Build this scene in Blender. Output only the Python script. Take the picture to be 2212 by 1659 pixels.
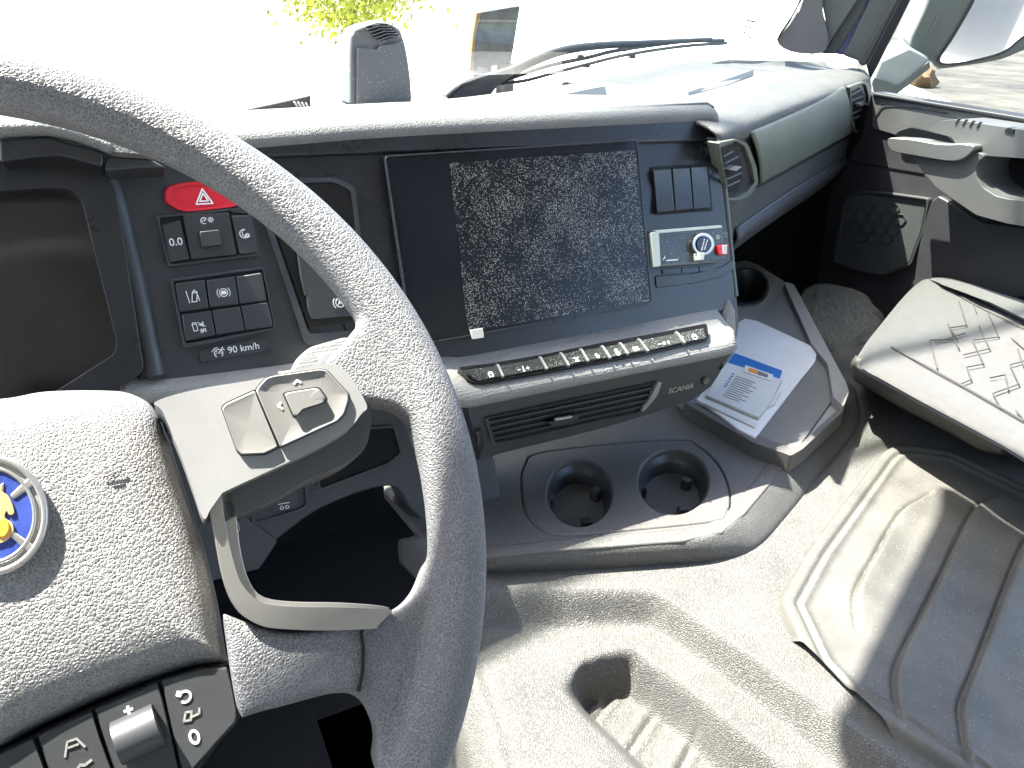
import bpy, bmesh, math, random
from mathutils import Vector, Matrix
random.seed(7)
for o in list(bpy.data.objects): bpy.data.objects.remove(o)
scn = bpy.context.scene
col = scn.collection
V = Vector
R = math.radians

# ------------------------------------------------------------------ camera
FPX, CX, CY = 1650.0, 1106.0, 829.5            # focal length and centre in pixels of the measuring grid
cX = V((.89, -.187, .414)).normalized()
cY = V((-.447, -.442, .782)); cY -= cX*cX.dot(cY); cY.normalize()
cZ = cX.cross(cY)
if cZ.y > 0: cZ = -cZ
def to_world(c): return V((cX.dot(c), cY.dot(c), cZ.dot(c)))
cam_d = bpy.data.cameras.new('camera'); cam = bpy.data.objects.new('camera', cam_d); col.objects.link(cam)
ax, ay, az = to_world(V((1,0,0))), -to_world(V((0,1,0))), -to_world(V((0,0,1)))
cam.matrix_world = Matrix(((ax.x,ay.x,az.x,0),(ax.y,ay.y,az.y,0),(ax.z,ay.z,az.z,0),(0,0,0,1)))
cam_d.sensor_width = 36; cam_d.lens = 36*FPX/2212; cam_d.clip_start = .02; cam_d.clip_end = 400
scn.camera = cam

# ------------------------------------------------------------------ light
SUN = V((-.36, .41, 1.0)).normalized()
w = bpy.data.worlds.new('World'); scn.world = w; w.use_nodes = True
nt = w.node_tree; bg = nt.nodes['Background']
sky = nt.nodes.new('ShaderNodeTexSky'); sky.sky_type = 'NISHITA'; sky.sun_disc = False
sky.sun_elevation = math.asin(SUN.z); sky.sun_rotation = math.atan2(SUN.x, SUN.y)
sky.air_density = 1.0; sky.dust_density = 2.0
nt.links.new(sky.outputs[0], bg.inputs[0]); bg.inputs[1].default_value = .15
sd = bpy.data.lights.new('sun', 'SUN'); sd.energy = 5.0; sd.angle = R(.6); sd.color = (1, .965, .88)
so = bpy.data.objects.new('sun', sd); col.objects.link(so); so.rotation_euler = SUN.to_track_quat('Z', 'Y').to_euler()
vs = scn.view_settings
vs.view_transform = 'Standard'; vs.look = 'None'; vs.gamma = 1; vs.use_curve_mapping = False
vs.exposure = 2.8

# ------------------------------------------------------------------ materials
def mat(name, base, rough=.5, spec=.5, metal=0, grain=None, bump=.3, bdist=.0006, dust=0, dscale=900, dthr=.2,
        mott=0, coat=0, sheen=0, mscale=14, crease=0):
    m = bpy.data.materials.new(name); m.use_nodes = True
    n = m.node_tree; L = n.links; b = n.nodes['Principled BSDF']
    base = tuple(base)+(1,)
    b.inputs['Base Color'].default_value = base
    b.inputs['Roughness'].default_value = rough
    b.inputs['Specular IOR Level'].default_value = spec
    b.inputs['Metallic'].default_value = metal
    b.inputs['Coat Weight'].default_value = coat
    b.inputs['Sheen Weight'].default_value = sheen
    tc = n.nodes.new('ShaderNodeTexCoord').outputs['Object']
    colr = None
    if mott:
        ns = n.nodes.new('ShaderNodeTexNoise'); ns.inputs['Scale'].default_value = mscale; ns.inputs['Detail'].default_value = 6
        ns.inputs['Roughness'].default_value = .65
        L.new(tc, ns.inputs['Vector'])
        mr = n.nodes.new('ShaderNodeMapRange'); L.new(ns.outputs[0], mr.inputs[0])
        mr.inputs[1].default_value = .3; mr.inputs[2].default_value = .7; mr.inputs[3].default_value = 1-mott; mr.inputs[4].default_value = 1+mott
        mx = n.nodes.new('ShaderNodeMix'); mx.data_type = 'RGBA'; mx.blend_type = 'MULTIPLY'; mx.inputs[0].default_value = 1
        mx.inputs[6].default_value = base; L.new(mr.outputs[0], mx.inputs[7]); colr = mx.outputs[2]
        rr = n.nodes.new('ShaderNodeMapRange'); L.new(ns.outputs[0], rr.inputs[0])
        rr.inputs[1].default_value = .3; rr.inputs[2].default_value = .7; rr.inputs[3].default_value = rough-.07; rr.inputs[4].default_value = min(1, rough+.09)
        L.new(rr.outputs[0], b.inputs['Roughness'])
    if dust:
        v = n.nodes.new('ShaderNodeTexVoronoi'); v.inputs['Scale'].default_value = dscale; L.new(tc, v.inputs['Vector'])
        c1 = n.nodes.new('ShaderNodeMath'); c1.operation = 'LESS_THAN'; c1.inputs[1].default_value = .36; L.new(v.outputs['Distance'], c1.inputs[0])
        sp = n.nodes.new('ShaderNodeSeparateColor'); L.new(v.outputs['Color'], sp.inputs[0])
        n2 = n.nodes.new('ShaderNodeTexNoise'); n2.inputs['Scale'].default_value = 25; n2.inputs['Detail'].default_value = 3; L.new(tc, n2.inputs['Vector'])
        ml = n.nodes.new('ShaderNodeMath'); ml.operation = 'MULTIPLY'; mrd = n.nodes.new('ShaderNodeMapRange'); L.new(n2.outputs[0], mrd.inputs[0]); mrd.inputs[1].default_value = .36; mrd.inputs[2].default_value = .66; mrd.inputs[3].default_value = dthr*.3; mrd.inputs[4].default_value = dthr*2; L.new(mrd.outputs[0], ml.inputs[0]); ml.inputs[1].default_value = 1
        c2 = n.nodes.new('ShaderNodeMath'); c2.operation = 'LESS_THAN'; L.new(sp.outputs[0], c2.inputs[0]); L.new(ml.outputs[0], c2.inputs[1])
        mu = n.nodes.new('ShaderNodeMath'); mu.operation = 'MULTIPLY'; L.new(c1.outputs[0], mu.inputs[0]); L.new(c2.outputs[0], mu.inputs[1])
        m3 = n.nodes.new('ShaderNodeMath'); m3.operation = 'MULTIPLY'; L.new(mu.outputs[0], m3.inputs[0]); m3.inputs[1].default_value = dust
        mx2 = n.nodes.new('ShaderNodeMix'); mx2.data_type = 'RGBA'
        L.new(m3.outputs[0], mx2.inputs[0]); mx2.inputs[6].default_value = base
        if colr: L.new(colr, mx2.inputs[6])
        mx2.inputs[7].default_value = (.6, .585, .54, 1); colr = mx2.outputs[2]
    if colr: L.new(colr, b.inputs['Base Color'])
    if grain:
        kind, sc = grain
        if kind == 'leather':
            nz = n.nodes.new('ShaderNodeTexNoise'); nz.inputs['Scale'].default_value = sc*.6; nz.inputs['Detail'].default_value = 2; L.new(tc, nz.inputs['Vector'])
            mxv = n.nodes.new('ShaderNodeMix'); mxv.data_type = 'VECTOR'; mxv.inputs[0].default_value = .0025*220/sc*2
            L.new(tc, mxv.inputs[4]); L.new(nz.outputs['Color'], mxv.inputs[5])
            v = n.nodes.new('ShaderNodeTexVoronoi'); v.feature = 'DISTANCE_TO_EDGE'; v.inputs['Scale'].default_value = sc; L.new(mxv.outputs[1], v.inputs['Vector'])
            mr = n.nodes.new('ShaderNodeMapRange'); mr.inputs[1].default_value = 0; mr.inputs[2].default_value = .25; L.new(v.outputs[0], mr.inputs[0])
            hgt = mr.outputs[0]
            if crease:
                cm = n.nodes.new('ShaderNodeMix'); cm.data_type = 'RGBA'; m1 = n.nodes.new('ShaderNodeMapRange'); L.new(v.outputs[0], m1.inputs[0])
                m1.inputs[1].default_value = .02; m1.inputs[2].default_value = .16; m1.inputs[3].default_value = 1; m1.inputs[4].default_value = 0
                L.new(m1.outputs[0], cm.inputs[0])
                src = b.inputs['Base Color'].links[0].from_socket if b.inputs['Base Color'].links else None
                if src: L.new(src, cm.inputs[6])
                else: cm.inputs[6].default_value = base
                cm.inputs[7].default_value = tuple(x*crease for x in base[:3])+(1,); L.new(cm.outputs[2], b.inputs['Base Color'])
        elif kind == 'fine':
            nz = n.nodes.new('ShaderNodeTexNoise'); nz.inputs['Scale'].default_value = sc; nz.inputs['Detail'].default_value = 3; L.new(tc, nz.inputs['Vector'])
            hgt = nz.outputs[0]
        elif kind == 'hex':
            v = n.nodes.new('ShaderNodeTexVoronoi'); v.inputs['Scale'].default_value = sc; v.inputs['Randomness'].default_value = 0; L.new(tc, v.inputs['Vector'])
            hgt = v.outputs[0]
        elif kind == 'weave':
            v = n.nodes.new('ShaderNodeTexVoronoi'); v.inputs['Scale'].default_value = sc; v.inputs['Randomness'].default_value = .45; L.new(tc, v.inputs['Vector'])
            hgt = v.outputs[0]
        bp = n.nodes.new('ShaderNodeBump'); bp.inputs['Strength'].default_value = bump; bp.inputs['Distance'].default_value = bdist
        L.new(hgt, bp.inputs['Height']); L.new(bp.outputs[0], b.inputs['Normal'])
    return m

M = {}
M['leather']   = mat('wheel_leather', (.105,.105,.108), .5, .55, grain=('leather',640), bump=.7, bdist=.0006, mott=.12, crease=1.75)
M['padskin']   = mat('pad_skin', (.15,.148,.143), .45, .6, grain=('leather',620), bump=.75, bdist=.0006, mott=.1, crease=1.5)
M['dashskin']  = mat('dash_skin', (.19,.188,.18), .62, .5, grain=('leather',480), bump=1.0, bdist=.0005, mott=.12)
M['lining']    = mat('cab_lining', (.36,.35,.33), .85, .2, mott=.05)
M['dashshade']   = mat('dash_top_skin', (.085,.084,.08), .62, .5, grain=('leather',420), bump=1.0, bdist=.0006, mott=.15, dust=.3, dscale=500, dthr=.1)  # darker copy of the dash skin, shade painted into the passenger-side top
M['lowskin']   = mat('lower_skin', (.20,.197,.185), .55, .5, grain=('weave',420), bump=.8, bdist=.0008, mott=.1)
M['plastic']   = mat('dark_plastic', (.034,.036,.041), .48, .5, grain=('fine',1800), bump=.25, bdist=.0003, mott=.12)
M['spokeside'] = mat('spoke_side', (.06,.06,.062), .5, .5, grain=('fine',1400), bump=.2, bdist=.0003, mott=.1)
M['keylit']      = mat('sunlit_key_plastic', (.14,.138,.128), .45, .5, grain=('fine',1500), bump=.15, bdist=.0002, mott=.1)  # lighter copy of the button plastic, sunlight painted into the spoke keys
M['plastic2']  = mat('button_plastic', (.032,.034,.037), .42, .5, mott=.08)
M['gloss']     = mat('gloss_black', (.008,.0085,.01), .12, .5, mott=.05)
M['satin']     = mat('satin_black', (.016,.017,.02), .3, .5, mott=.1)
M['hole']      = mat('deep_black', (.008,.008,.009), .6, .3)
M['grainy']    = mat('grained_plastic', (.085,.083,.078), .5, .6, grain=('leather',520), bump=.7, bdist=.0006, mott=.15, dust=.4, dscale=900, dthr=.10)
M['tunnelp']   = mat('tunnel_plastic', (.092,.09,.083), .5, .6, grain=('leather',480), bump=1.0, bdist=.0006, mott=.15, dust=.4, dscale=800, dthr=.08)
M['console']   = mat('console_plastic', (.085,.082,.077), .5, .5, grain=('leather',650), bump=.5, bdist=.0005, mott=.1, dust=.35, dscale=900, dthr=.05)
M['rubber']    = mat('mat_rubber', (.076,.074,.066), .6, .45, mott=.35, mscale=9, dust=.25, dscale=700, dthr=.05, grain=('fine',350), bump=.25, bdist=.0006)
M['olive']     = mat('passenger_plastic', (.10,.11,.088), .42, .5, grain=('fine',1500), bump=.2, bdist=.0003, mott=.06)
M['passlow']   = mat('passenger_dark', (.05,.055,.055), .5, .5, grain=('fine',1500), bump=.2, bdist=.0003, mott=.1)
M['door']      = mat('door_plastic', (.03,.03,.033), .5, .5, grain=('fine',1200), bump=.2, bdist=.0003, mott=.12)
M['doorlight'] = mat('door_grey', (.068,.068,.066), .5, .5, grain=('fine',1200), bump=.2, bdist=.0004, mott=.1)
M['screen']    = mat('screen_glass', (.006,.008,.012), .16, .35, mott=.1)
M['sundust']      = mat('sunlit_dust', (.007,.009,.012), .25, .3, dust=.9, dscale=1150, dthr=.27)
M['tab']       = mat('pull_tab', (.6,.58,.52), .5, .5, dust=.6, dscale=900, dthr=.3)
M['cluster']   = mat('cluster_glass', (.028,.024,.024), .13, .5, mott=.15)
M['red']       = mat('red_plastic', (.62,.012,.03), .42, .5, mott=.05)
M['white']     = mat('white_print', (.85,.85,.85), .6, .3)
M['chrome']    = mat('satin_metal', (.42,.41,.39), .36, .5, metal=.9, grain=('fine',900), bump=.1, bdist=.0002)
M['silver']    = mat('silver_trim', (.45,.45,.43), .35, .5, metal=.6, mott=.05)
M['blue']      = mat('emblem_blue', (.02,.04,.20), .35, .5, mott=.3, mscale=60)
M['gold']      = mat('emblem_gold', (.62,.40,.16), .35, .5, metal=.3)
M['seat']      = mat('seat_fabric', (.052,.051,.047), .85, .3, grain=('fine',900), bump=.7, bdist=.0008, mott=.2, mscale=120, sheen=.3)
M['seatside']  = mat('seat_side', (.042,.041,.038), .7, .4, grain=('fine',900), bump=.6, bdist=.0008, mott=.2, mscale=90)
M['seatpan']   = mat('seat_pan', (.075,.07,.062), .55, .4, mott=.2)
M['floor']     = mat('floor_carpet', (.013,.014,.016), .8, .2, grain=('fine',500), bump=.5, bdist=.002, mott=.2)
M['pavement']  = mat('stone_pavement', (.05,.048,.038), .9, .2, mott=.6, mscale=.7, grain=('fine',3), bump=.5, bdist=.1)
M['concrete']  = mat('pale_concrete', (.55,.54,.50), .8, .3, mott=.12, mscale=.8)
M['wheelgap']  = mat('gap_black', (.006,.006,.007), .7, .2)
M['bluepaint'] = mat('blue_paint', (.015,.03,.16), .2, .5, coat=.6)
M['jamb']      = mat('jamb_grey', (.085,.092,.085), .5, .5, mott=.1)
M['pillar']    = mat('pillar_trim', (.115,.112,.112), .8, .3, grain=('fine',1500), bump=.4, bdist=.0005, mott=.12)
M['rubberseal']= mat('black_seal', (.012,.012,.014), .5, .4)
M['mirrorh']   = mat('mirror_housing', (.06,.072,.062), .5, .5, grain=('fine',900), bump=.3, bdist=.0005, mott=.1)
M['mirrorarm'] = mat('mirror_arm', (.2,.22,.2), .5, .5, mott=.1)
M['mirrorg']   = mat('mirror_glass', (.8,.8,.78), .03, .5, metal=1)
M['paper']     = mat('paper', (.65,.65,.64), .8, .2, mott=.05)
M['paperg']    = mat('printed_paper', (.55,.55,.53), .55, .4, mott=.08)
M['paperblue'] = mat('blue_paper', (.02,.14,.42), .5, .4, mott=.1)
M['ink']       = mat('grey_ink', (.17,.17,.16), .7, .2)
M['orange']    = mat('orange_print', (.7,.28,.03), .6, .3)
M['leaf']      = mat('leaf_green', (.24,.25,.012), .6, .3, mott=.5, mscale=2)
M['wood']      = mat('post_wood', (.05,.047,.042), .7, .3, mott=.5, mscale=14)
M['rust']      = mat('post_edge', (.12,.075,.035), .7, .3, mott=.3)
M['tower']     = mat('tower_plastic', (.13,.13,.135), .5, .5, grain=('fine',1500), bump=.2, bdist=.0003, mott=.12, dust=.5, dscale=600, dthr=.1)
M['ring']      = mat('cup_ring', (.03,.03,.033), .4, .5, mott=.1)
M['hexmat']    = mat('ribbed_mat', (.16,.158,.145), .6, .4, grain=('hex',210), bump=1.0, bdist=.002, mott=.08)
M['clear']     = mat('clear_plastic', (.035,.038,.034), .25, .5, mott=.2, dust=.8, dscale=1100, dthr=.12)
M['rail']      = mat('rail_plastic', (.24,.235,.215), .5, .5, grain=('fine',1200), bump=.3, bdist=.0004, mott=.08)
M['ivory']     = mat('light_strip', (.5,.52,.45), .4, .5, mott=.05)

def glass_mat(name, tint, glossy_rough, fac):
    m = bpy.data.materials.new(name); m.use_nodes = True; n = m.node_tree; L = n.links
    for x in list(n.nodes): n.nodes.remove(x)
    out = n.nodes.new('ShaderNodeOutputMaterial'); mx = n.nodes.new('ShaderNodeMixShader')
    t = n.nodes.new('ShaderNodeBsdfTransparent'); t.inputs[0].default_value = tint
    g = n.nodes.new('ShaderNodeBsdfGlossy'); g.inputs[1].default_value = glossy_rough
    fr = n.nodes.new('ShaderNodeLayerWeight')
    pw = n.nodes.new('ShaderNodeMath'); pw.operation = 'POWER'; pw.inputs[1].default_value = 5; L.new(fr.outputs['Facing'], pw.inputs[0])
    ml = n.nodes.new('ShaderNodeMath'); ml.operation = 'MULTIPLY_ADD'; ml.inputs[1].default_value = .9*fac; ml.inputs[2].default_value = .035
    L.new(pw.outputs[0], ml.inputs[0]); L.new(ml.outputs[0], mx.inputs[0]); L.new(t.outputs[0], mx.inputs[1]); L.new(g.outputs[0], mx.inputs[2]); L.new(mx.outputs[0], out.inputs[0])
    return m
M['glass'] = glass_mat('window_glass', (.93,.96,.94,1), .02, 1.0)
def bag_mat():
    m = bpy.data.materials.new('clear_bag'); m.use_nodes = True; n = m.node_tree; L = n.links
    for x in list(n.nodes): n.nodes.remove(x)
    out = n.nodes.new('ShaderNodeOutputMaterial'); mx = n.nodes.new('ShaderNodeMixShader')
    t = n.nodes.new('ShaderNodeBsdfTransparent')
    g = n.nodes.new('ShaderNodeBsdfPrincipled'); g.inputs['Base Color'].default_value = (.62,.64,.58,1); g.inputs['Roughness'].default_value = .15; bpn = n.nodes.new('ShaderNodeBump'); bpn.inputs['Strength'].default_value = 1; bpn.inputs['Distance'].default_value = .006; nb = n.nodes.new('ShaderNodeTexNoise'); nb.inputs['Scale'].default_value = 28; nb.inputs['Distortion'].default_value = 2.5; L.new(nb.outputs[0], bpn.inputs['Height']); L.new(bpn.outputs[0], g.inputs['Normal'])
    ns = n.nodes.new('ShaderNodeTexNoise'); ns.inputs['Scale'].default_value = 60; ns.inputs['Detail'].default_value = 5
    mr = n.nodes.new('ShaderNodeMapRange'); mr.inputs[1].default_value = .35; mr.inputs[2].default_value = .75; mr.inputs[3].default_value = .05; mr.inputs[4].default_value = .38
    L.new(ns.outputs[0], mr.inputs[0]); L.new(mr.outputs[0], mx.inputs[0]); L.new(t.outputs[0], mx.inputs[1]); L.new(g.outputs[0], mx.inputs[2]); L.new(mx.outputs[0], out.inputs[0])
    return m
M['bag'] = bag_mat()

# ------------------------------------------------------------------ geometry helpers
def ray(px, py): return to_world(V(((px-CX)/FPX, (py-CY)/FPX, 1)))
class Plane:
    def __init__(s, o, n, u=(1,0,0)):
        s.o = V(o); s.n = V(n).normalized(); s.u = (V(u)-s.n*s.n.dot(V(u))).normalized(); s.v = s.n.cross(s.u)
    def at(s, px, py, h=0):
        r = ray(px, py); return r*((s.o.dot(s.n)+h)/r.dot(s.n))
def dep(px, py, t): return ray(px, py)*t
def Hz(z): return Plane((0,0,z), (0,0,1))

def root(name, loc, label, cat, group=None):
    o = bpy.data.objects.new(name, None); col.objects.link(o); o.location = loc; o.empty_display_size = .05
    o['label'] = label; o['category'] = cat
    if group: o['group'] = group
    return o
def wloc(o):
    p = V((0,0,0))
    while o: p += o.location; o = o.parent
    return p
def link(name, me, m, parent=None, smooth=True, bevel=0, seg=3, ang=35):
    off = wloc(parent)
    if off.length: me.transform(Matrix.Translation(-off))
    o = bpy.data.objects.new(name, me); col.objects.link(o); o.parent = parent
    if m is not None: me.materials.append(m)
    if smooth:
        for p in me.polygons: p.use_smooth = True
        if not bevel: me.set_sharp_from_angle(angle=R(40))
    if bevel:
        b = o.modifiers.new('bevel', 'BEVEL'); b.width = bevel; b.segments = seg; b.limit_method = 'ANGLE'; b.angle_limit = R(ang); b.harden_normals = True
    return o
def tag(o, label, cat, group=None):
    o['label'] = label; o['category'] = cat
    if group: o['group'] = group
    return o
def from_bm(bm, name):
    bmesh.ops.recalc_face_normals(bm, faces=bm.faces)
    me = bpy.data.meshes.new(name); bm.to_mesh(me); bm.free(); return me
def bake(o):
    bpy.context.view_layer.update()
    dg = bpy.context.evaluated_depsgraph_get()
    me = bpy.data.meshes.new_from_object(o.evaluated_get(dg))
    old = o.data; o.modifiers.clear(); o.data = me
    return o
def roundpoly(pts, r=6, seg=4):
    out = []; n = len(pts)
    for i in range(n):
        p0, p1, p2 = V(pts[i-1]), V(pts[i]), V(pts[(i+1) % n])
        a = p0-p1; b = p2-p1
        rr = min(r, a.length*.45, b.length*.45)
        A = p1+a.normalized()*rr; B = p1+b.normalized()*rr
        for k in range(seg+1):
            t = k/seg; out.append(tuple(A*(1-t)**2+p1*2*t*(1-t)+B*t*t))
    return out
def spline(pts, n=8, closed=False):
    pts = [V(p) for p in pts]; N = len(pts); out = []
    rng = range(N) if closed else range(N-1)
    for i in rng:
        if closed: p0,p1,p2,p3 = pts[i-1],pts[i],pts[(i+1)%N],pts[(i+2)%N]
        else: p0 = pts[i-1] if i else pts[0]*2-pts[1]; p1 = pts[i]; p2 = pts[i+1]; p3 = pts[i+2] if i+2 < N else pts[-1]*2-pts[-2]
        for k in range(n):
            t = k/n
            out.append(.5*((2*p1)+(p2-p0)*t+(2*p0-5*p1+4*p2-p3)*t*t+(3*p1-p0-3*p2+p3)*t**3))
    if not closed: out.append(pts[-1])
    return out
def add_prism(bm, front, back):
    f = [bm.verts.new(p) for p in front]; b = [bm.verts.new(p) for p in back]; n = len(f)
    bm.faces.new(f); bm.faces.new(b[::-1])
    for i in range(n): bm.faces.new((f[i], b[i], b[(i+1)%n], f[(i+1)%n]))
def slab_bm(bm, px, pl, h1, h0):
    fr = [pl.at(x, y, h1) for x, y in px]; bk = [p-pl.n*(h1-h0) for p in fr]
    add_prism(bm, fr, bk)
def slab(name, px, pl, h1, h0, m, parent=None, bevel=.001, r=0, seg=3):
    if r: px = roundpoly(px, r)
    bm = bmesh.new(); slab_bm(bm, px, pl, h1, h0)
    return link(name, from_bm(bm, name), M[m], parent, bevel=bevel, seg=seg)
def dome(name, px, pl, rings, m, parent=None, base=None, closecap=True):
    """rings: list of (scale about centroid, height)"""
    cx = sum(p[0] for p in px)/len(px); cy = sum(p[1] for p in px)/len(px)
    bm = bmesh.new(); prev = None
    for s, h in rings:
        cur = [bm.verts.new(pl.at(cx+(x-cx)*s, cy+(y-cy)*s, h)) for x, y in px]
        if prev:
            n = len(cur)
            for i in range(n): bm.faces.new((prev[i], cur[i], cur[(i+1)%n], prev[(i+1)%n]))
        else: first = cur
        prev = cur
    c = bm.verts.new(pl.at(cx, cy, rings[-1][1]))
    for i in range(len(prev)): bm.faces.new((prev[i], c, prev[(i+1)%len(prev)]))
    return link(name, from_bm(bm, name), M[m], parent)
def frame(name, outer, inner, pl, h1, h0, m, parent=None, bevel=.0008):
    """ring between two outlines with the same number of points"""
    bm = bmesh.new(); n = len(outer)
    A = [bm.verts.new(pl.at(x, y, h1)) for x, y in outer]; B = [bm.verts.new(pl.at(x, y, h1)) for x, y in inner]
    C = [bm.verts.new(v.co-pl.n*(h1-h0)) for v in A]; D = [bm.verts.new(v.co-pl.n*(h1-h0)) for v in B]
    for i in range(n):
        j = (i+1) % n
        bm.faces.new((A[i],A[j],B[j],B[i])); bm.faces.new((C[i],C[j],A[j],A[i])); bm.faces.new((B[i],B[j],D[j],D[i])); bm.faces.new((D[i],D[j],C[j],C[i]))
    return link(name, from_bm(bm, name), M[m], parent, bevel=bevel)
def scale_px(px, s, cx=None, cy=None):
    cx = sum(p[0] for p in px)/len(px) if cx is None else cx; cy = sum(p[1] for p in px)/len(px) if cy is None else cy
    return [(cx+(x-cx)*s, cy+(y-cy)*s) for x, y in px]
def resample(pts, n):
    pts = [V(p) for p in pts]; L = [0]
    for a, b in zip(pts, pts[1:]): L.append(L[-1]+(b-a).length)
    out = []
    for k in range(n):
        t = L[-1]*k/(n-1); i = 0
        while i < len(L)-2 and L[i+1] < t: i += 1
        s = (t-L[i])/max(1e-9, L[i+1]-L[i]); out.append(pts[i].lerp(pts[i+1], min(1, s)))
    return out
def loft(name, curves, m, parent=None, n=40, sub=5, smooth_u=True, thick=0):
    rows = []
    for c in curves: rows.append(resample(spline(c, 6) if (smooth_u and len(c) > 2) else c, n))
    if sub > 1:
        cols = [spline([r[i] for r in rows], sub) for i in range(n)]
        rows = [[cols[i][k] for i in range(n)] for k in range(len(cols[0]))]
    bm = bmesh.new(); g = [[bm.verts.new(p) for p in r] for r in rows]
    for a in range(len(g)-1):
        for i in range(n-1): bm.faces.new((g[a][i], g[a][i+1], g[a+1][i+1], g[a+1][i]))
    o = link(name, from_bm(bm, name), M[m], parent)
    if thick:
        s = o.modifiers.new('solid', 'SOLIDIFY'); s.thickness = thick; s.offset = -1
    return o
def add_tube(bm, pts, r, seg=10, closed=False, flat=None):
    pts = [V(p) for p in pts]; n = len(pts); rings = []; up = None
    for i, p in enumerate(pts):
        if closed: t = (pts[(i+1)%n]-pts[i-1]).normalized()
        else: t = (pts[min(i+1,n-1)]-pts[max(i-1,0)]).normalized()
        if up is None: up = t.orthogonal().normalized()
        up = (up-t*t.dot(up)).normalized(); s = t.cross(up)
        rr = r(i/(n-1)) if callable(r) else r
        rings.append([bm.verts.new(p+(up*math.cos(2*math.pi*k/seg)+s*math.sin(2*math.pi*k/seg))*rr) for k in range(seg)])
    for i in range(n if closed else n-1):
        a = rings[i]; b = rings[(i+1)%n]
        for k in range(seg): bm.faces.new((a[k], a[(k+1)%seg], b[(k+1)%seg], b[k]))
    if not closed: bm.faces.new(rings[0][::-1]); bm.faces.new(rings[-1])
def tube(name, pts, r, m, parent=None, seg=10, closed=False):
    bm = bmesh.new(); add_tube(bm, pts, r, seg, closed); return link(name, from_bm(bm, name), M[m], parent)
def box_bm(bm, c, s, rot=None):
    mt = Matrix.Translation(V(c)) @ (rot.to_4x4() if rot else Matrix.Identity(4)) @ Matrix.Diagonal((*s, 1))
    bmesh.ops.create_cube(bm, size=1, matrix=mt)
def box(name, c, s, m, parent=None, bevel=0, rot=None):
    bm = bmesh.new(); box_bm(bm, c, s, rot); return link(name, from_bm(bm, name), M[m], parent, bevel=bevel)
def circ(cx, cy, rx, ry=None, n=32, rot=0, a0=0, a1=360):
    ry = rx if ry is None else ry; o = []
    full = abs(a1-a0) >= 360
    for k in range(n if full else n+1):
        a = R(a0+(a1-a0)*k/n); x = rx*math.cos(a); y = ry*math.sin(a)
        o.append((cx+x*math.cos(rot)-y*math.sin(rot), cy+x*math.sin(rot)+y*math.cos(rot)))
    return o
def text(name, body, px, py, pl, h, pxh, m, parent, rot=0, bold=0, shear=0):
    cu = bpy.data.curves.new(name, 'FONT'); cu.body = body; cu.align_x = 'CENTER'; cu.align_y = 'CENTER'; cu.extrude = .02; cu.offset = bold; cu.shear = shear
    to = bpy.data.objects.new('tmp', cu); col.objects.link(to); bpy.context.view_layer.update()
    me = bpy.data.meshes.new_from_object(to.evaluated_get(bpy.context.evaluated_depsgraph_get()))
    bpy.data.objects.remove(to); bpy.data.curves.remove(cu)
    p = pl.at(px, py, h); d = p.dot(to_world(V((0,0,1)))); s = pxh*d/FPX/.7
    cr, sr = math.cos(R(rot)), math.sin(R(rot)); u = pl.u*cr+pl.v*sr; v = pl.v*cr-pl.u*sr
    for vt in me.vertices:
        c = vt.co; vt.co = p+(u*c.x+v*c.y)*s+pl.n*(c.z*s*.3)
    return link(name, me, M[m], parent, smooth=False)
def strokes(name, lines, px, py, pl, h, pxs, wd, m, parent, rot=0):
    """lines in a unit icon space (x right, y up), pxs = pixels per unit, wd = stroke width in units"""
    p = pl.at(px, py, h); d = p.dot(to_world(V((0,0,1)))); s = pxs*d/FPX
    cr, sr = math.cos(R(rot)), math.sin(R(rot)); u = pl.u*cr+pl.v*sr; v = pl.v*cr-pl.u*sr
    bm = bmesh.new()
    for i, ln in enumerate(lines):
        fill = False
        if ln and ln[0] == 'fill': fill = True; ln = ln[1:]
        lift = pl.n*(.00004*i)
        if fill:
            f = [p+(u*x+v*y)*s+pl.n*.0003+lift for x, y in ln]; add_prism(bm, f, [q-pl.n*.0004 for q in f]); continue
        for (x0,y0),(x1,y1) in zip(ln, ln[1:]):
            dx, dy = x1-x0, y1-y0; L = math.hypot(dx, dy) or 1; nx, ny = -dy/L*wd/2, dx/L*wd/2; ex, ey = dx/L*wd*.35, dy/L*wd*.35
            q = [(x0-ex+nx,y0-ey+ny),(x1+ex+nx,y1+ey+ny),(x1+ex-nx,y1+ey-ny),(x0-ex-nx,y0-ey-ny)]
            f = [p+(u*x+v*y)*s+pl.n*.0003+lift for x, y in q]; add_prism(bm, f, [a-pl.n*.0004 for a in f])
    return link(name, from_bm(bm, name), M[m], parent, smooth=False)
def crop(c, r): return lambda pts: [(x/3+737.33*c, y/3+553*r) for x, y in pts]
c5 = lambda pts: [(1371.5+x*.1984, 301.7+y*.1984) for x, y in pts]
c6 = lambda pts: [(976.4+x*.2976, 669+y*.2976) for x, y in pts]
c7 = lambda pts: [(438.8+x*.2645, 740.5+y*.2645) for x, y in pts]
c4 = lambda pts: [(329.1+x*.2645, 373+y*.2645) for x, y in pts]
A11, A12, A13, A21, A22, A23, A31, A32, A33 = [crop(c, r) for r in range(3) for c in range(3)]

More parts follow.
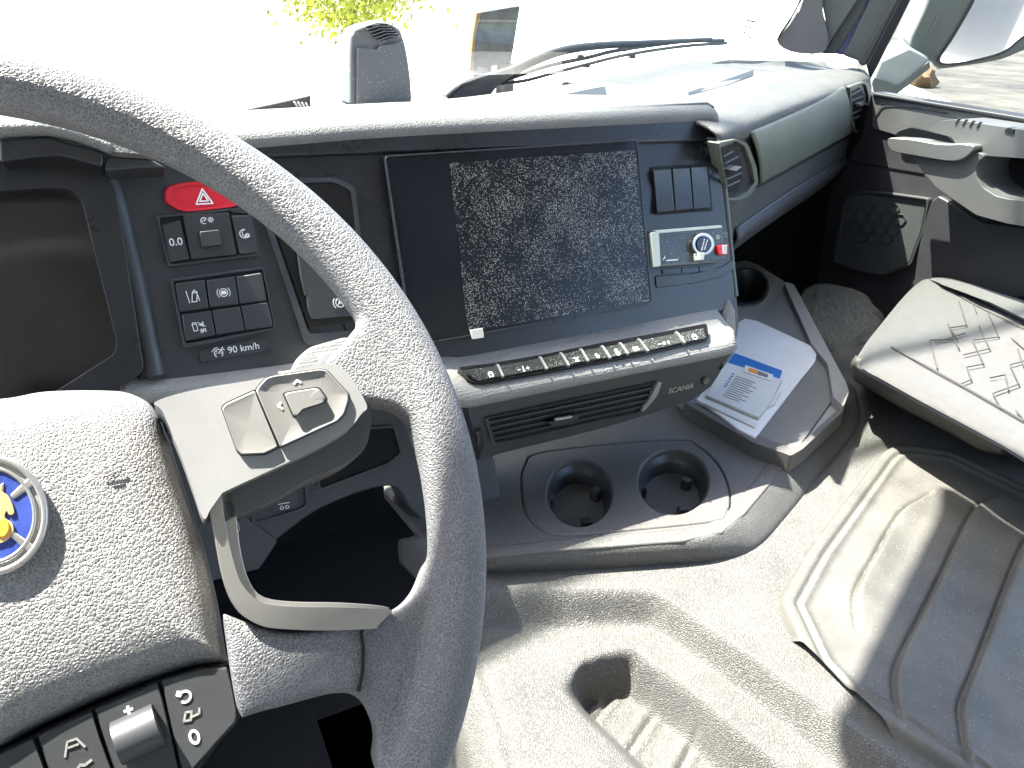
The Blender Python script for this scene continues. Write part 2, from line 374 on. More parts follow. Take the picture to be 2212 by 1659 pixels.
# the working surfaces of the cab (metres, camera at the origin, y forward, z up)
t25 = R(25)
S = Plane((.366,.686,-.244), (0,-math.cos(t25),math.sin(t25)))         # dashboard face
W = Plane((-.092,.303,-.211), (0,-math.cos(R(41)),math.sin(R(41))))    # steering wheel
PD = Plane((.615,.686,-.15), (.488,-.873,0), (.873,.488,0))            # passenger side of the dashboard
DR = Plane((1.3,0,0), (-1,0,0), (0,-1,0))                              # passenger door
T = Plane((.4,.615,-.40), (0,-1,-.10))                                 # lower air vent face
PL = Plane((1.34,1.12,0), (-.7,-.7,-.1), (.7,-.7,0))                   # windscreen pillar

# ================================================================== SETTING
def struct(o, kind='structure'): o['kind'] = kind; return o
GZ = -2.35
struct(box('ground', (0, 60, GZ-.05), (500, 400, .1), 'concrete'))
bm = bmesh.new(); add_prism(bm, [V((x,y,GZ+.06)) for x, y in ((2.0,-40),(2.0,1.9),(150,125),(220,-40))], [V((x,y,GZ-.02)) for x, y in ((2.0,-40),(2.0,1.9),(150,125),(220,-40))])
struct(link('pavement', from_bm(bm,'pavement'), M['pavement'], bevel=.02))
struct(box('cab_floor', (.3, .2, -1.02), (2.4, 2.2, .04), 'floor'))
struct(box('firewall', (.25, 1.24, -.63), (2.5, .04, .8), 'floor'))

# ================================================================== DASHBOARD
dash = root('dashboard', (.4,.75,-.5), 'dark grey truck dashboard with leather-grained hood, angled centre stack and air vents', 'dashboard')

# hood over the centre stack: leather-grained lip and the surface behind it
lipx = [(-260,322),(0,290),(520,291),(800,270),(1050,258),(1300,247),(1500,238),(1540,237),(1556,246)]
lip = [S.at(x, y, .012) for x, y in lipx]
LIPL = 2
def lift(c, dy, dz): return [p+V((0,dy,dz)) for p in c]
lipc = [S.at(x, y, .012) for x, y in ((290,300),(380,295),(450,292))]+lip[2:]
lipc[-1] = lipc[-1]+V((-.004,0,0))
back = [V((-.03,.80,-.13)), V((.04,.80,-.129)), V((.10,.80,-.128)), V((.21,.812,-.128)), V((.34,.822,-.127)), V((.44,.86,-.127)), V((.54,.90,-.127)), V((.62,.93,-.13)), V((.655,.94,-.14))]
loft('dash_hood', [lift(lipc,.010,-.022), lift(lipc,-.002,-.014), lift(lipc,-.003,-.004), lift(lipc,.006,.004), lift(lipc,.03,.0075), back, lift(back,.012,-.02), lift(back,.02,-.10)], 'dashskin', dash, n=60, sub=6, thick=.004)
# hood over the instrument cluster, left
hl = [S.at(x, y, .05) for x, y in [(-300,300),(-60,275),(60,268),(110,270),(170,285),(240,312)]]
loft('cluster_hood', [lift(hl,.012,-.012), lift(hl,-.002,-.006), lift(hl,0,.002), lift(hl,.03,.006), lift(hl,.14,.002), lift(hl,.17,-.06)], 'dashskin', dash, n=50, sub=5, thick=.004)
slab('hood_end_cap', roundpoly([(232,306),(300,312),(330,335),(244,328)],4), S, .05, .0, 'dashskin', dash, .002)
# gloss band and inner shroud of the cluster
slab('gloss_band', A11([(0,905),(300,880),(670,985),(665,1080),(400,1010),(280,1015),(0,1050)]) , S, .042, .01, 'satin', dash, .002)
slab('band_link', A11([(688,1010),(960,1030),(1010,1045),(1080,1085),(900,1090),(690,1110),(672,1080)]), S, .036, .0, 'plastic', dash, .002)
cb_o = [(-200,345),(0,343),(95,338),(222,362),(252,420),(312,800),(285,822),(120,900),(0,960),(-200,1010)]
cb_i = [(-180,424),(0,414),(90,406),(150,408),(176,434),(252,738),(247,764),(112,850),(0,890),(-180,950)]
frame('cluster_bezel', roundpoly(cb_o,12), roundpoly(cb_i,12), S, .012, -.03, 'satin', dash, .003)
slab('cluster_display', roundpoly([(-260,380),(0,380),(200,370),(290,790),(110,900),(-260,1010)],14), S, -.014, -.026, 'cluster', dash, .001)
# main fascia with raised left ridge
slab('fascia', [(212,378),(250,360),(330,368),(520,285),(1543,268),(1552,335),(1592,680),(1570,700),(700,850),(640,800),(330,830),(300,800)], S, 0, -.05, 'plastic', dash, .002)
slab('fascia_gloss', roundpoly([(530,320),(1540,268),(1552,330),(1588,640),(1575,668),(900,790),(760,745),(640,420)],10), S, .003, -.03, 'satin', dash, .0015)
rl = [S.at(x, y, -.004) for x, y in [(226,372),(262,500),(300,660),(330,812)]]
tube('fascia_ridge', resample(spline(rl,6),30), .011, 'plastic', dash, 16)
slab('fascia_top_band', [(530,302),(1542,255),(1548,300),(1540,303),(534,340)], S, .010, -.01, 'satin', dash, .003)
slab('fascia_corner', roundpoly([(1540,303),(1550,301),(1555,326),(1546,329)],2), S, .013, -.01, 'ivory', dash, .001)
# bright rounded right edge of the stack
re = [S.at(x, y, -.004) for x, y in [(1556,336),(1566,430),(1575,520),(1584,610),(1588,640)]]
tube('stack_edge', resample(spline(re,6),30), .0042, 'jamb', dash, 12)
slab('stack_side', [(1553,285),(1560,332),(1592,640),(1597,700),(1588,760),(1560,800),(1560,640)], S, -.006, -.16, 'passlow', dash, .002)
# recessed column left of the screen
frame('column_frame', roundpoly([(540,388),(727,383),(768,404),(800,690),(1000,730),(660,745)],10), roundpoly([(556,398),(722,393),(758,412),(790,690),(900,700),(668,722)],10), S, .006, -.01, 'plastic', dash, .001)
slab('column_panel', roundpoly([(560,398),(724,393),(760,412),(792,690),(668,712)],8), S, .0045, -.004, 'gloss', dash, .001)
# hazard button
hz = [(356,414),(362,403),(400,394),(440,392),(505,392),(548,420),(540,436),(500,448),(440,455),(400,458),(380,452),(357,436)]
hb = dome('hazard_button', roundpoly(hz,6), S, [(1.02,0),(1.0,.0035),(.97,.005),(.80,.0045),(.78,.0035)], 'red', dash)
hb['label'] = 'red hazard warning button with white triangle'
tri = lambda s, dy=0: [(-.5*s,-.36*s+dy),(.5*s,-.36*s+dy),(0,.58*s+dy),(-.5*s,-.36*s+dy)]
strokes('hazard_symbol', [tri(1),tri(.52)], 440, 428, S, .0045, 34, .085, 'white', hb, -2)
# instrument lighting switch group
slab('switch_recess', roundpoly([(342,470),(505,458),(540,460),(556,545),(550,550),(368,571)],5), S, .0045, 0, 'hole', dash, .001)
frame('switch_rim', roundpoly([(338,466),(540,446),(562,552),(364,577)],5), roundpoly([(344,471),(534,452),(555,546),(369,570)],5), S, .006, 0, 'plastic', dash, .0008)
def flat(o, a=6): o.data.set_sharp_from_angle(angle=R(a)); return o
def button(px, h=.0085, parent=dash, m='plastic2', r=3, name='switch_button', pl=S, ins=.93):
    return dome(name, roundpoly(px, r), pl, [(1.0,h-.007),(1.0,h-.0016),(.985,h-.0006),(ins,h)], m, parent) if False else flat(dome(name, roundpoly(px, r), pl, [(1.0,h-.007),(1.0,h-.0016),(.985,h-.0006),(ins,h)], m, parent))
b1 = button(c4([(78,425),(228,390),(305,705),(142,735)]))
text('button_text', '0.0', 380, 523, S, .0088, 16, 'white', b1, 0, .004)
b2 = button(c4([(245,345),(625,322),(690,672),(315,710)]), ins=.96)
wheelb = slab('thumb_wheel', roundpoly(c4([(385,480),(545,462),(570,590),(408,612)]),4), S, .0135, .004, 'plastic2', b2, .0012)
gauge = [circ(-.55,0,.42,.42,14,0,-20,200)] ; sun_ic = [circ(.45,0,.2,.2,10)] + [[(.45+.34*math.cos(R(a)),.34*math.sin(R(a))),(.45+.5*math.cos(R(a)),.5*math.sin(R(a)))] for a in range(0,360,45)]
closec = lambda l: l+[l[0]]
def arc(cx, cy, r, a0, a1, n=14): return [(cx+r*math.cos(R(a0+(a1-a0)*k/n)), cy+r*math.sin(R(a0+(a1-a0)*k/n))) for k in range(n+1)]
def ring(cx, cy, r, n=16): return arc(cx, cy, r, 0, 360, n)
sunr = lambda cx, cy, s: [ring(cx,cy,.42*s)]+[[(cx+.66*s*math.cos(R(a)),cy+.66*s*math.sin(R(a))),(cx+.9*s*math.cos(R(a)),cy+.9*s*math.sin(R(a)))] for a in range(0,360,45)]
strokes('dimmer_symbol', [arc(-.6,0,.5,40,290),[(-.6,-.1),(-.2,.35)],[(-.95,0),(-.8,0)],[(-.6,.35),(-.6,.25)]]+sunr(.45,.05,.5), 449, 476, S, .0087, 13, .12, 'white', b2)
b3 = button(c4([(645,350),(805,345),(858,655),(712,668)]))
strokes('night_symbol', [arc(-.1,.1,.7,70,290),arc(.22,.18,.62,115,245)]+sunr(.35,-.25,.42), 529, 506, S, .0087, 13, .12, 'white', b3)
button(c4([(640,295),(770,300),(790,335),(640,320)]), .006)
# six assistance switches
frame('switch_rim', roundpoly(c4([(145,870),(905,760),(1010,1275),(255,1440)]),8), roundpoly(c4([(172,890),(898,788),(990,1262),(275,1395)]),4), S, .007, 0, 'plastic', dash, .0015)
slab('switch_recess', roundpoly(c4([(172,888),(900,786),(994,1268),(276,1392)]),4), S, .0045, 0, 'hole', dash, .001)
rowA = [[(185,905),(425,875),(460,1105),(225,1140)],[(440,880),(672,848),(705,1075),(470,1102)],[(682,850),(890,815),(932,1045),(716,1072)]]
rowB = [[(238,1160),(476,1128),(516,1325),(272,1375)],[(488,1125),(715,1092),(755,1288),(524,1325)],[(725,1090),(940,1055),(985,1255),(765,1288)]]
g6 = 'blank and marked push buttons of the dashboard'
sb = [button(c4(q)) for q in rowA+rowB]
strokes('lane_symbol', [[(-.9,1),(-.85,.6)],[(-.83,.45),(-.78,.1)],[(-.76,-.05),(-.71,-.4)],[(-.69,-.55),(-.65,-.95)],[(0,.6),(.1,.85),(.65,.85),(.75,.6),(0,.6),(-.25,-.85),(.5,-.85),(.75,.6)],[(.8,.15),(.95,-.75)],[(.35,1.0),(.4,1.15)]], 416.5, 641, S, .0087, 13, .12, 'white', sb[0], -2)
strokes('brake_symbol', [ring(0,0,.62),arc(0,0,.98,140,220),arc(0,0,.98,-40,40),['fill',(-.42,-.28),(.42,-.28),(.42,.0),(.28,.3),(-.28,.3),(-.42,0)]], 483, 632, S, .0087, 13.5, .12, 'white', sb[1])
strokes('alert_symbol', [[(-1,.6),(-.85,.85),(-.4,.85),(-.3,.6),(-1,.6),(-.85,-.5),(-.25,-.5),(-.3,.6)],[(0,.35),(.35,.4),(.75,.8),(.7,.1),(.3,.3)],[(-.1,.85),(1,0)],arc(-.2,-.6,.4,-40,30,5),arc(-.2,-.6,.6,-40,30,5),[(.5,-.9),(.6,-.35),(.9,-.35),(.95,-.9)],[(.55,-.65),(.95,-.65)]], 430, 707, S, .0087, 13, .1, 'white', sb[3])
sp = slab('speed_plate', roundpoly(c4([(390,1445),(950,1335),(985,1420),(970,1450),(410,1555),(390,1530)]),8), S, .0022, 0, 'plastic2', dash, .0005)
text('speed_text', '90 km/h', 526.5, 752, S, .0024, 14, 'white', sp, 0, .003)
strokes('speed_symbol', [arc(0,-.1,.62,-50,230),[(-.02,-.1),(.75,.75)],[(-.9,.3),(-.5,.72),(0,.82)],[(.9,.3),(.7,.5)],[(-.45,-.1),(-.3,-.1)],[(.3,-.1),(.45,-.1)],[(-.3,.25),(-.2,.15)]], 472, 762, S, .0024, 14, .13, 'white', sp)
# brake switches in the column
bA = button([(640,540),(700,532),(780,560),(795,624),(658,640),(648,600)], .009, r=4)
bB = button([(660,632),(800,628),(805,668),(780,680),(672,690),(664,668)], .009, r=5, ins=.9)
text('brake_letter', 'A', 735, 653.5, S, .0094, 13, 'white', bB, 0, .004)
strokes('brake_hold_symbol', [ring(0,0,.7),arc(0,0,1.08,140,220),arc(0,0,1.08,-40,40)], 735, 653.5, S, .0092, 14, .12, 'white', bB)

# touch screen
sc_px = roundpoly([(832,338),(1377,302),(1409,655),(893,747)],9)
ts = slab('touch_screen', sc_px, S, .014, .0, 'screen', dash, .0012)
ts['label'] = 'wide black touch screen covered with dust'
frame('screen_rim', roundpoly([(830.5,336.5),(1378.5,300.5),(1410.5,656.5),(891.5,748.5)],9), roundpoly([(834,340),(1375,304.5),(1407,653.5),(895,744.5)],8), S, .0150, .009, 'satin', ts, .0007)
sundust = slab('sunlit_dust_sheet', roundpoly([(971,352),(1372,324),(1404,650),(1012,716)],4), S, .0149, .0142, 'sundust', ts, 0)  # screen dust on an added sheet, cut off at the painted edge of sunlight
slab('pull_tab', roundpoly([(1016,713),(1043,708),(1046,729),(1021,733)],2), S, .0165, .0145, 'tab', sundust, .0003)
# right rocker blanks
slab('rocker_recess', roundpoly([(1405,360),(1530,353),(1540,455),(1416,464)],3), S, .0045, .001, 'hole', dash, .0005)
for q in ([(198,330),(392,316),(432,772),(240,795)],[(408,315),(596,305),(630,752),(444,772)],[(608,300),(785,288),(820,738),(642,755)]):
    q = c5(q)
    mid = [((q[0][0]*.55+q[3][0]*.45)-0.0,(q[0][1]*.55+q[3][1]*.45)), ((q[1][0]*.55+q[2][0]*.45),(q[1][1]*.55+q[2][1]*.45))]
    bm = bmesh.new()
    a,b,c,d = [S.at(*p, .010) for p in q]; m1,m2 = [S.at(*p, .0065) for p in mid]
    vs_ = [bm.verts.new(p) for p in (a,b,m2,c,d,m1)]
    lo = [bm.verts.new(S.at(*p, .0)) for p in (q[0],q[1],mid[1],q[2],q[3],mid[0])]
    bm.faces.new((vs_[0],vs_[1],vs_[2],vs_[5])); bm.faces.new((vs_[5],vs_[2],vs_[3],vs_[4]))
    for i in range(6): bm.faces.new((vs_[i],lo[i],lo[(i+1)%6],vs_[(i+1)%6]))
    link('rocker_switch', from_bm(bm,'rocker'), M['satin'], dash, bevel=.0008)
slab('small_key', c5([(300,1408),(505,1395),(508,1452),(305,1465)]), S, .0045, 0, 'satin', dash, .0004)
slab('small_key', c5([(511,1393),(692,1382),(697,1440),(514,1451)]), S, .0045, 0, 'satin', dash, .0004)
slab('small_key', c5([(700,1380),(875,1370),(880,1422),(705,1438)]), S, .0045, 0, 'satin', dash, .0004)
slab('lower_groove', roundpoly([(1415,596),(1500,590),(1560,576),(1584,560),(1586,580),(1560,598),(1500,612),(1418,622)],6), S, .0045, 0, 'satin', dash, .0015)

# strip of keys under the screen, on a surface that faces up
K = Plane(S.at(1300,770,.028), (0,-.62,.78))
strip_px = c6([(50,415),(320,380),(700,315),(1100,235),(1500,165),(1838,100),(1852,108),(1868,205),(1858,218),(1400,325),(1000,395),(600,468),(240,530),(170,530),(140,515)])
slab('key_strip', roundpoly(strip_px,4), K, .006, -.02, 'gloss', dash, .0008)
xs = [(60,418),(330,385),(640,330),(790,300),(935,272),(1090,250),(1220,228),(1355,200),(1630,150),(1835,108)]
xb = [(175,520),(372,485),(690,430),(850,405),(990,372),(1150,350),(1280,320),(1425,300),(1690,240),(1855,210)]
keys = []
for i in range(9):
    q = c6([(xs[i][0]+12,xs[i][1]+22),(xs[i+1][0]-6,xs[i+1][1]+22),(xb[i+1][0]-10,xb[i+1][1]-4),(xb[i][0]+12,xb[i][1]-6)])
    keys.append(slab('strip_key', q, K, .0085, .004, 'clear', dash, .0008))
    if i < 8:
        q = c6([(xs[i+1][0]-6,xs[i+1][1]+5),(xs[i+1][0]+14,xs[i+1][1]+12),(xb[i+1][0]+12,xb[i+1][1]-2),(xb[i+1][0]-6,xb[i+1][1]-2)])
        slab('key_divider', q, K, .0105, .004, 'silver', dash, .0006)
def kc(i, fx=.5, fy=.72):
    x = (xs[i][0]+xs[i+1][0])/2*(1-fy)+(xb[i][0]+xb[i+1][0])/2*fy+(fx-.5)*200; y = (xs[i][1]+xs[i+1][1])/2*(1-fy)+(xb[i][1]+xb[i+1][1])/2*fy-(fx-.5)*38
    return c6([(x,y)])[0]
strokes('cab_symbol', [[(-.6,-.6),(-.6,.2),(-.4,.7),(.4,.7),(.6,.2),(.6,-.6),(-.6,-.6)],[(-.5,.15),(.5,.15)],[(-.5,-.75),(-.3,-.75)],[(.3,-.75),(.5,-.75)]], *kc(0,.65), K, .0087, 8, .25, 'white', keys[0])
strokes('temperature_symbol', [['fill']+ring(0,-.5,.35)[:-1],[(0,-.5),(0,.8)],[(-1.6,0),(-1,0)],[(1,0),(1.7,0)],[(1.35,-.35),(1.35,.35)]], *kc(1), K, .0087, 8, .25, 'white', keys[1])
strokes('fan_symbol', [['fill',(-.9,.5),(.9,.5),(.1,0),(-.1,0)],['fill',(-.1,0),(.1,0),(.7,-.6),(-.7,-.6)]], *kc(3), K, .0087, 9, .2, 'white', keys[3])
strokes('airflow_symbol', [['fill']+ring(-.2,.35,.35)[:-1],['fill']+ring(.1,-.3,.5)[:-1]], *kc(4), K, .0087, 8, .2, 'white', keys[4])
strokes('seat_symbol', [['fill']+ring(-.1,.55,.4)[:-1],['fill']+ring(.1,-.35,.55)[:-1]], *kc(5), K, .0087, 9, .2, 'white', keys[5])
strokes('demist_symbol', [[(-.9,-.5),(-.6,.5),(.6,.5),(.9,-.5)],[(-.3,-.6),(-.1,.3)],[(.2,-.6),(.3,.3)]], *kc(6), K, .0087, 8, .25, 'white', keys[6])
strokes('volume_symbol', [['fill']+ring(0,0,.45)[:-1],[(-1.8,0),(-1.1,0)],[(1.1,0),(1.8,0)],[(1.45,-.35),(1.45,.35)]], *kc(7), K, .0087, 8, .25, 'white', keys[7])
strokes('power_symbol', [arc(0,0,.7,120,420),[(0,.2),(0,.9)]], *kc(8), K, .0087, 8, .22, 'white', keys[8])
# grained pad that runs below the keys
pt = [(264,812),(330,826),(640,795),(760,770),(900,800),(985,818),(1033,829),(1160,805),(1289,780),(1420,750),(1531,724),(1582,716)]
pb = [(262,840),(340,858),(640,830),(760,812),(900,850),(1000,868),(1040,864),(1160,840),(1289,814),(1420,788),(1560,760),(1588,748)]
up_ = [K.at(x, y, -.004) for x, y in pt]
mid_ = [K.at(x*.5+a*.5, y*.5+b*.5, 0.000) for (x,y),(a,b) in zip(pt,pb)]
lo_ = [K.at(x, y, -.003) for x, y in pb]
loft('knee_pad', [lift(up_,.05,.022), lift(up_,.012,.003), up_, mid_, lo_, lift(lo_,.006,-.006), lift(lo_,.03,-.012)], 'lowskin', dash, n=90, sub=4, thick=.003)
slab('pad_end', [(1578,640),(1592,670),(1594,712),(1588,750),(1570,764),(1560,700)], S, .008, -.04, 'lowskin', dash, .006)
slab('ignition_housing', roundpoly([(625,800),(640,770),(668,746),(745,724),(830,735),(840,800),(700,850)],12), K, .03, -.02, 'lowskin', dash, .006)
ig = slab('card_slot', roundpoly(c7([(930,100),(1160,40),(1195,115),(1060,160),(955,175)]),3), K, .033, .02, 'silver', dash, .001)
# lower vent face
tf = c6([(95,640),(300,600),(700,520),(1100,440),(1500,360),(1900,285),(2065,250),(1990,370),(1940,470),(1880,560),(1740,660),(1480,745),(1100,860),(700,960),(350,1045),(200,1100)])
TF = slab('vent_face', roundpoly(tf,8), T, 0, -.10, 'plastic', dash, .004)
vo = roundpoly(c6([(240,790),(500,735),(900,650),(1510,525),(1450,620),(1375,745),(1100,800),(700,890),(420,955),(290,975)]),6)
vi = scale_px(vo,.965)
frame('vent_frame', vo, vi, T, .003, -.001, 'plastic', dash, .001)
vent = slab('air_vent', vo, T, .0006, 0, 'hole', dash, 0)
for k in range(4):
    f = (k+.8)/4.6
    a = (240*(1-f)+290*f, 790*(1-f)+975*f); b = (1505*(1-f)+1385*f, 530*(1-f)+740*f)
    q = [(a[0]+8,a[1]-7),(b[0]-8,b[1]-7),(b[0]-8,b[1]+9),(a[0]+8,a[1]+9)]
    slab('slat', c6(q), T, .003, .0002, 'satin', vent, .0006)
slab('vent_tab', roundpoly(c6([(690,820),(920,760),(925,790),(890,830),(730,842)]),3), T, .008, .001, 'satin', vent, .001)
slab('vent_tab_edge', c6([(745,795),(875,772),(872,785),(762,806),(748,803)]), T, .0095, .007, 'silver', vent, .0003)
slab('vent_vane', roundpoly(c6([(1495,530),(1527,530),(1495,620),(1440,690),(1392,742),(1376,735),(1430,660)]),3), T, .006, 0, 'rail', dash, .001)
text('maker_lettering', 'SCANIA', *c6([(1664,573)])[0], T, .0006, 13.5, 'chrome', dash, 0, .012)
lk = slab('lock', circ(1526.5,824,9.5,9,24), T, .0025, 0, 'satin', dash, .0006)
strokes('lock_ring', [ring(0,0,.85,20),[(-.3,.3),(.3,-.3)]], 1526.5, 824, T, .0026, 7, .16, 'silver', lk)
tw = dome('thumb_wheel', roundpoly([(1027,930),(1040,925),(1046,962),(1034,992),(1028,990)],3), T, [(1,0),(.9,.005),(.5,.007)], 'satin', dash)
# lower dash behind the wheel: storage pocket and switch row
LP = Plane((.1,.66,-.45), (0,-.93,.37))
slab('lower_panel', spline([(380,880),(640,800),(830,835),(1000,870),(1060,960),(1080,1140),(960,1165),(890,1100),(840,1050),(690,1100),(560,1190),(400,1240)],4,True), LP, 0, -.05, 'plastic', dash, .003)
pk = [(690,1010),(788,940),(855,925),(866,975),(858,985),(840,1000),(700,1055)]
frame('pocket_rim', roundpoly([(680,930),(855,918),(872,980),(842,1006),(688,1062)],8), roundpoly([(684,936),(850,924),(866,977),(838,1000),(692,1055)],7), LP, .004, -.01, 'plastic', dash, .001)
slab('storage_pocket', roundpoly([(684,936),(850,924),(866,977),(838,1000),(692,1055)],7), LP, .001, 0, 'wheelgap', dash, 0)
box_px = [(560,1075),(655,1042),(664,1085),(660,1098),(560,1128)]
frame('switch_rim', roundpoly([(540,1060),(662,1030),(668,1092),(655,1104),(545,1135)],5), roundpoly([(546,1066),(656,1038),(661,1088),(650,1098),(551,1128)],5), LP, .003, 0, 'plastic', dash, .001)
bx = button([(584,1064),(640,1050),(645,1092),(589,1108)], .007, pl=LP)
strokes('axle_symbol', [[(-.9,.45),(.9,.45)],ring(-.4,-.25,.26),ring(.45,-.25,.26)], 614, 1093, LP, .0073, 13, .1, 'white', bx, -4)
slab('light_switch_panel', roundpoly([(430,1130),(520,1110),(600,1170),(560,1230),(440,1260)],6), LP, .004, -.01, 'plastic', dash, .002)
strokes('trim_marking', [[(.3,1),(.4,.2),(.1,-.3),(-.4,-.45)],[(.55,1),(.65,.1),(.3,-.5),(-.3,-.65)],[(-.9,.45),(-.9,.1)],[(-.6,-.15),(-.3,.35),(.05,.3),(.05,-.05),(-.3,-.25),(-.6,-.15)]], 506, 1146, LP, .005, 18, .07, 'silver', dash)

# passenger side
pf = A13([(235,850),(700,690),(1010,570),(1215,478),(1218,500),(1010,600),(640,760),(240,925)])
PE = [PD.at(x, y, 0) for x, y in [(1553,283),(1630,255),(1700,228),(1780,200),(1850,175),(1880,160)]]
PE[-1] = PE[-1]; 
zt = -.15
rear = [V((.56,.94,-.128)), V((.72,1.02,-.13)), V((.87,1.13,-.13)), V((1.0,1.20,-.135)), V((1.12,1.23,-.138)), V((1.36,1.24,-.145))]
def mixc(a, b, t, dz=0): return [p.lerp(q, t)+V((0,0,dz)) for p, q in zip(a, b)]
inw = V((-.488,.873,0))
loft('dash_top', [[p+V((0,0,-.022)) for p in PE], [p-inw*.003+V((0,0,-.008)) for p in PE], [p+inw*.006+V((0,0,.001)) for p in PE], mixc(PE,rear,.14,.004), mixc(PE,rear,.35,.004), mixc(PE,rear,.55,-.004), mixc(PE,rear,.8,-.004), rear, lift(rear,.03,-.05)], 'dashshade', dash, n=60, sub=5, thick=.004)
fill_px = A13([(235,900),(640,742),(1215,490),(1228,560),(1225,700),(1190,880),(970,1130),(640,1360),(330,1570),(300,1570)])
slab('passenger_fascia', fill_px, PD, -.004, -.12, 'passlow', dash, .003)
gpt = [PD.at(x, y, .001) for x, y in A13([(430,846),(700,733),(1044,563)])]; gpb = [PD.at(x, y, .001) for x, y in A13([(500,1195),(800,1028),(1090,865)])]
gp = loft('passenger_panel', [[p+inw*.012 for p in gpt], gpt, [a.lerp(b,.1)-inw*.004 for a,b in zip(gpt,gpb)], [a.lerp(b,.45)-inw*.007 for a,b in zip(gpt,gpb)], [a.lerp(b,.85)-inw*.004 for a,b in zip(gpt,gpb)], gpb, [p+inw*.012 for p in gpb]], 'olive', dash, n=40, sub=6, thick=.003)
slab('panel_seam', A13([(250,1240),(500,1195),(1090,868),(1100,880),(500,1215),(260,1260)]), PD, -.001, -.004, 'hole', dash, 0)
# lower roll of the passenger side
lowc = A13([(330,1570),(640,1345),(970,1130),(1130,1000)])
l0 = [PD.at(x, y, -.002) for x, y in lowc]
loft('lower_roll', [lift(l0,0,.02), [p-inw*.004 for p in l0], [p+inw*.03+V((0,0,-.045)) for p in l0], [p+inw*.10+V((0,0,-.07)) for p in l0], [p+inw*.25+V((0,0,-.07)) for p in l0]], 'plastic', dash, n=40, sub=5, thick=.003)
def side_vent(outer, inner, hole, slats, tabpx, nm):
    f = slab('air_vent', roundpoly(outer,4), PD, .004, -.01, 'olive', dash, .002); f['label'] = nm
    frame('vent_frame', roundpoly(outer,4,3), roundpoly(inner,4,3), PD, .009, .002, 'olive', f, .0015)
    slab('vent_recess', roundpoly(inner,4), PD, .0046, .002, 'satin', f, 0)
    slab('vent_hole', roundpoly(hole,4), PD, .0052, .003, 'wheelgap', f, 0)
    for a, b in slats:
        slab('slat', [(a[0],a[1]),(b[0],b[1]),(b[0],b[1]+3.2),(a[0],a[1]+3.2)], PD, .008, .004, 'jamb', f, .0005)
    slab('vent_tab', roundpoly(tabpx,2), PD, .013, .005, 'silver', f, .001)
    return f
o1 = A13([(236,925),(350,900),(425,935),(480,1080),(492,1185),(440,1265),(375,1300),(300,1300)])
i1 = A13([(245,955),(350,915),(405,950),(452,1080),(468,1180),(425,1240),(365,1285),(300,1285)])
h1 = A13([(252,975),(340,930),(372,1000),(385,1100),(385,1170),(355,1230),(300,1245),(290,1200)])
side_vent(o1, i1, h1, [(A13([(268,1010)])[0],A13([(330,975)])[0]),(A13([(278,1055)])[0],A13([(365,1010)])[0]),(A13([(285,1160)])[0],A13([(385,1115)])[0]),(A13([(292,1205)])[0],A13([(375,1165)])[0])],
          A13([(300,1100),(345,1075),(385,1080),(350,1108)]), 'passenger air vent nearest the centre stack')
o2 = A13([(1085,560),(1170,530),(1205,535),(1228,610),(1228,760),(1150,860),(1120,860),(1098,800)])
i2 = A13([(1092,575),(1160,545),(1188,548),(1205,620),(1210,745),(1140,840),(1120,830),(1105,790)])
h2 = A13([(1096,600),(1150,562),(1172,600),(1188,680),(1180,755),(1120,800),(1108,780)])
side_vent(o2, i2, h2, [(A13([(1092,615)])[0],A13([(1165,572)])[0]),(A13([(1096,650)])[0],A13([(1170,620)])[0]),(A13([(1108,730)])[0],A13([(1180,700)])[0]),(A13([(1112,765)])[0],A13([(1185,735)])[0])],
          A13([(1140,672),(1175,658),(1188,672),(1160,692)]), 'passenger air vent beside the door')
# shallow recesses on top of the dash: flat plates, their shade painted black
from mathutils.bvhtree import BVHTree
def drape(name, px, obj, m, parent, th=.0025, lift_=.0006):
    bpy.context.view_layer.update(); dg = bpy.context.evaluated_depsgraph_get()
    me = obj.evaluated_get(dg).data; off = wloc(obj)
    tree = BVHTree.FromPolygons([v.co+off for v in me.vertices], [tuple(p.vertices) for p in me.polygons])
    fr = []
    for x, y in px:
        d = ray(x, y).normalized(); hit = tree.ray_cast(V((0,0,0)), d)
        if hit[0] is None: continue
        fr.append(hit[0]+V((0,0,lift_)))
    bm = bmesh.new(); add_prism(bm, fr, [p-V((0,0,th)) for p in fr]); return link(name, from_bm(bm, name), M[m], parent, bevel=.0003)
dtop = [o for o in dash.children if o.name.startswith('dash_top')][0]; dhood = [o for o in dash.children if o.name.startswith('dash_hood')][0]
drape('top_slot', A13([(35,600),(300,510),(458,455),(458,490),(300,550),(40,618)]), dtop, 'hole', dash)
drape('top_slot', A12([(1448,612),(1600,580),(1708,560),(1722,615)]), dhood, 'hole', dash)
drape('top_slot', A13([(190,412),(300,388),(500,368),(600,364),(575,395),(480,412),(330,408)]), dtop, 'hole', dash)
box('dash_outer_part', (-.63, .98, -.38), (1.24, .46, .42), 'plastic', dash, .02)
box('dash_side_trim', (1.36, 1.13, -.6), (.12, .3, .8), 'hole', dash)
# front cross bar of the dash that closes it below the windscreen
box('dash_back', (.15, 1.16, -.38), (2.3, .06, .38), 'wheelgap', dash)

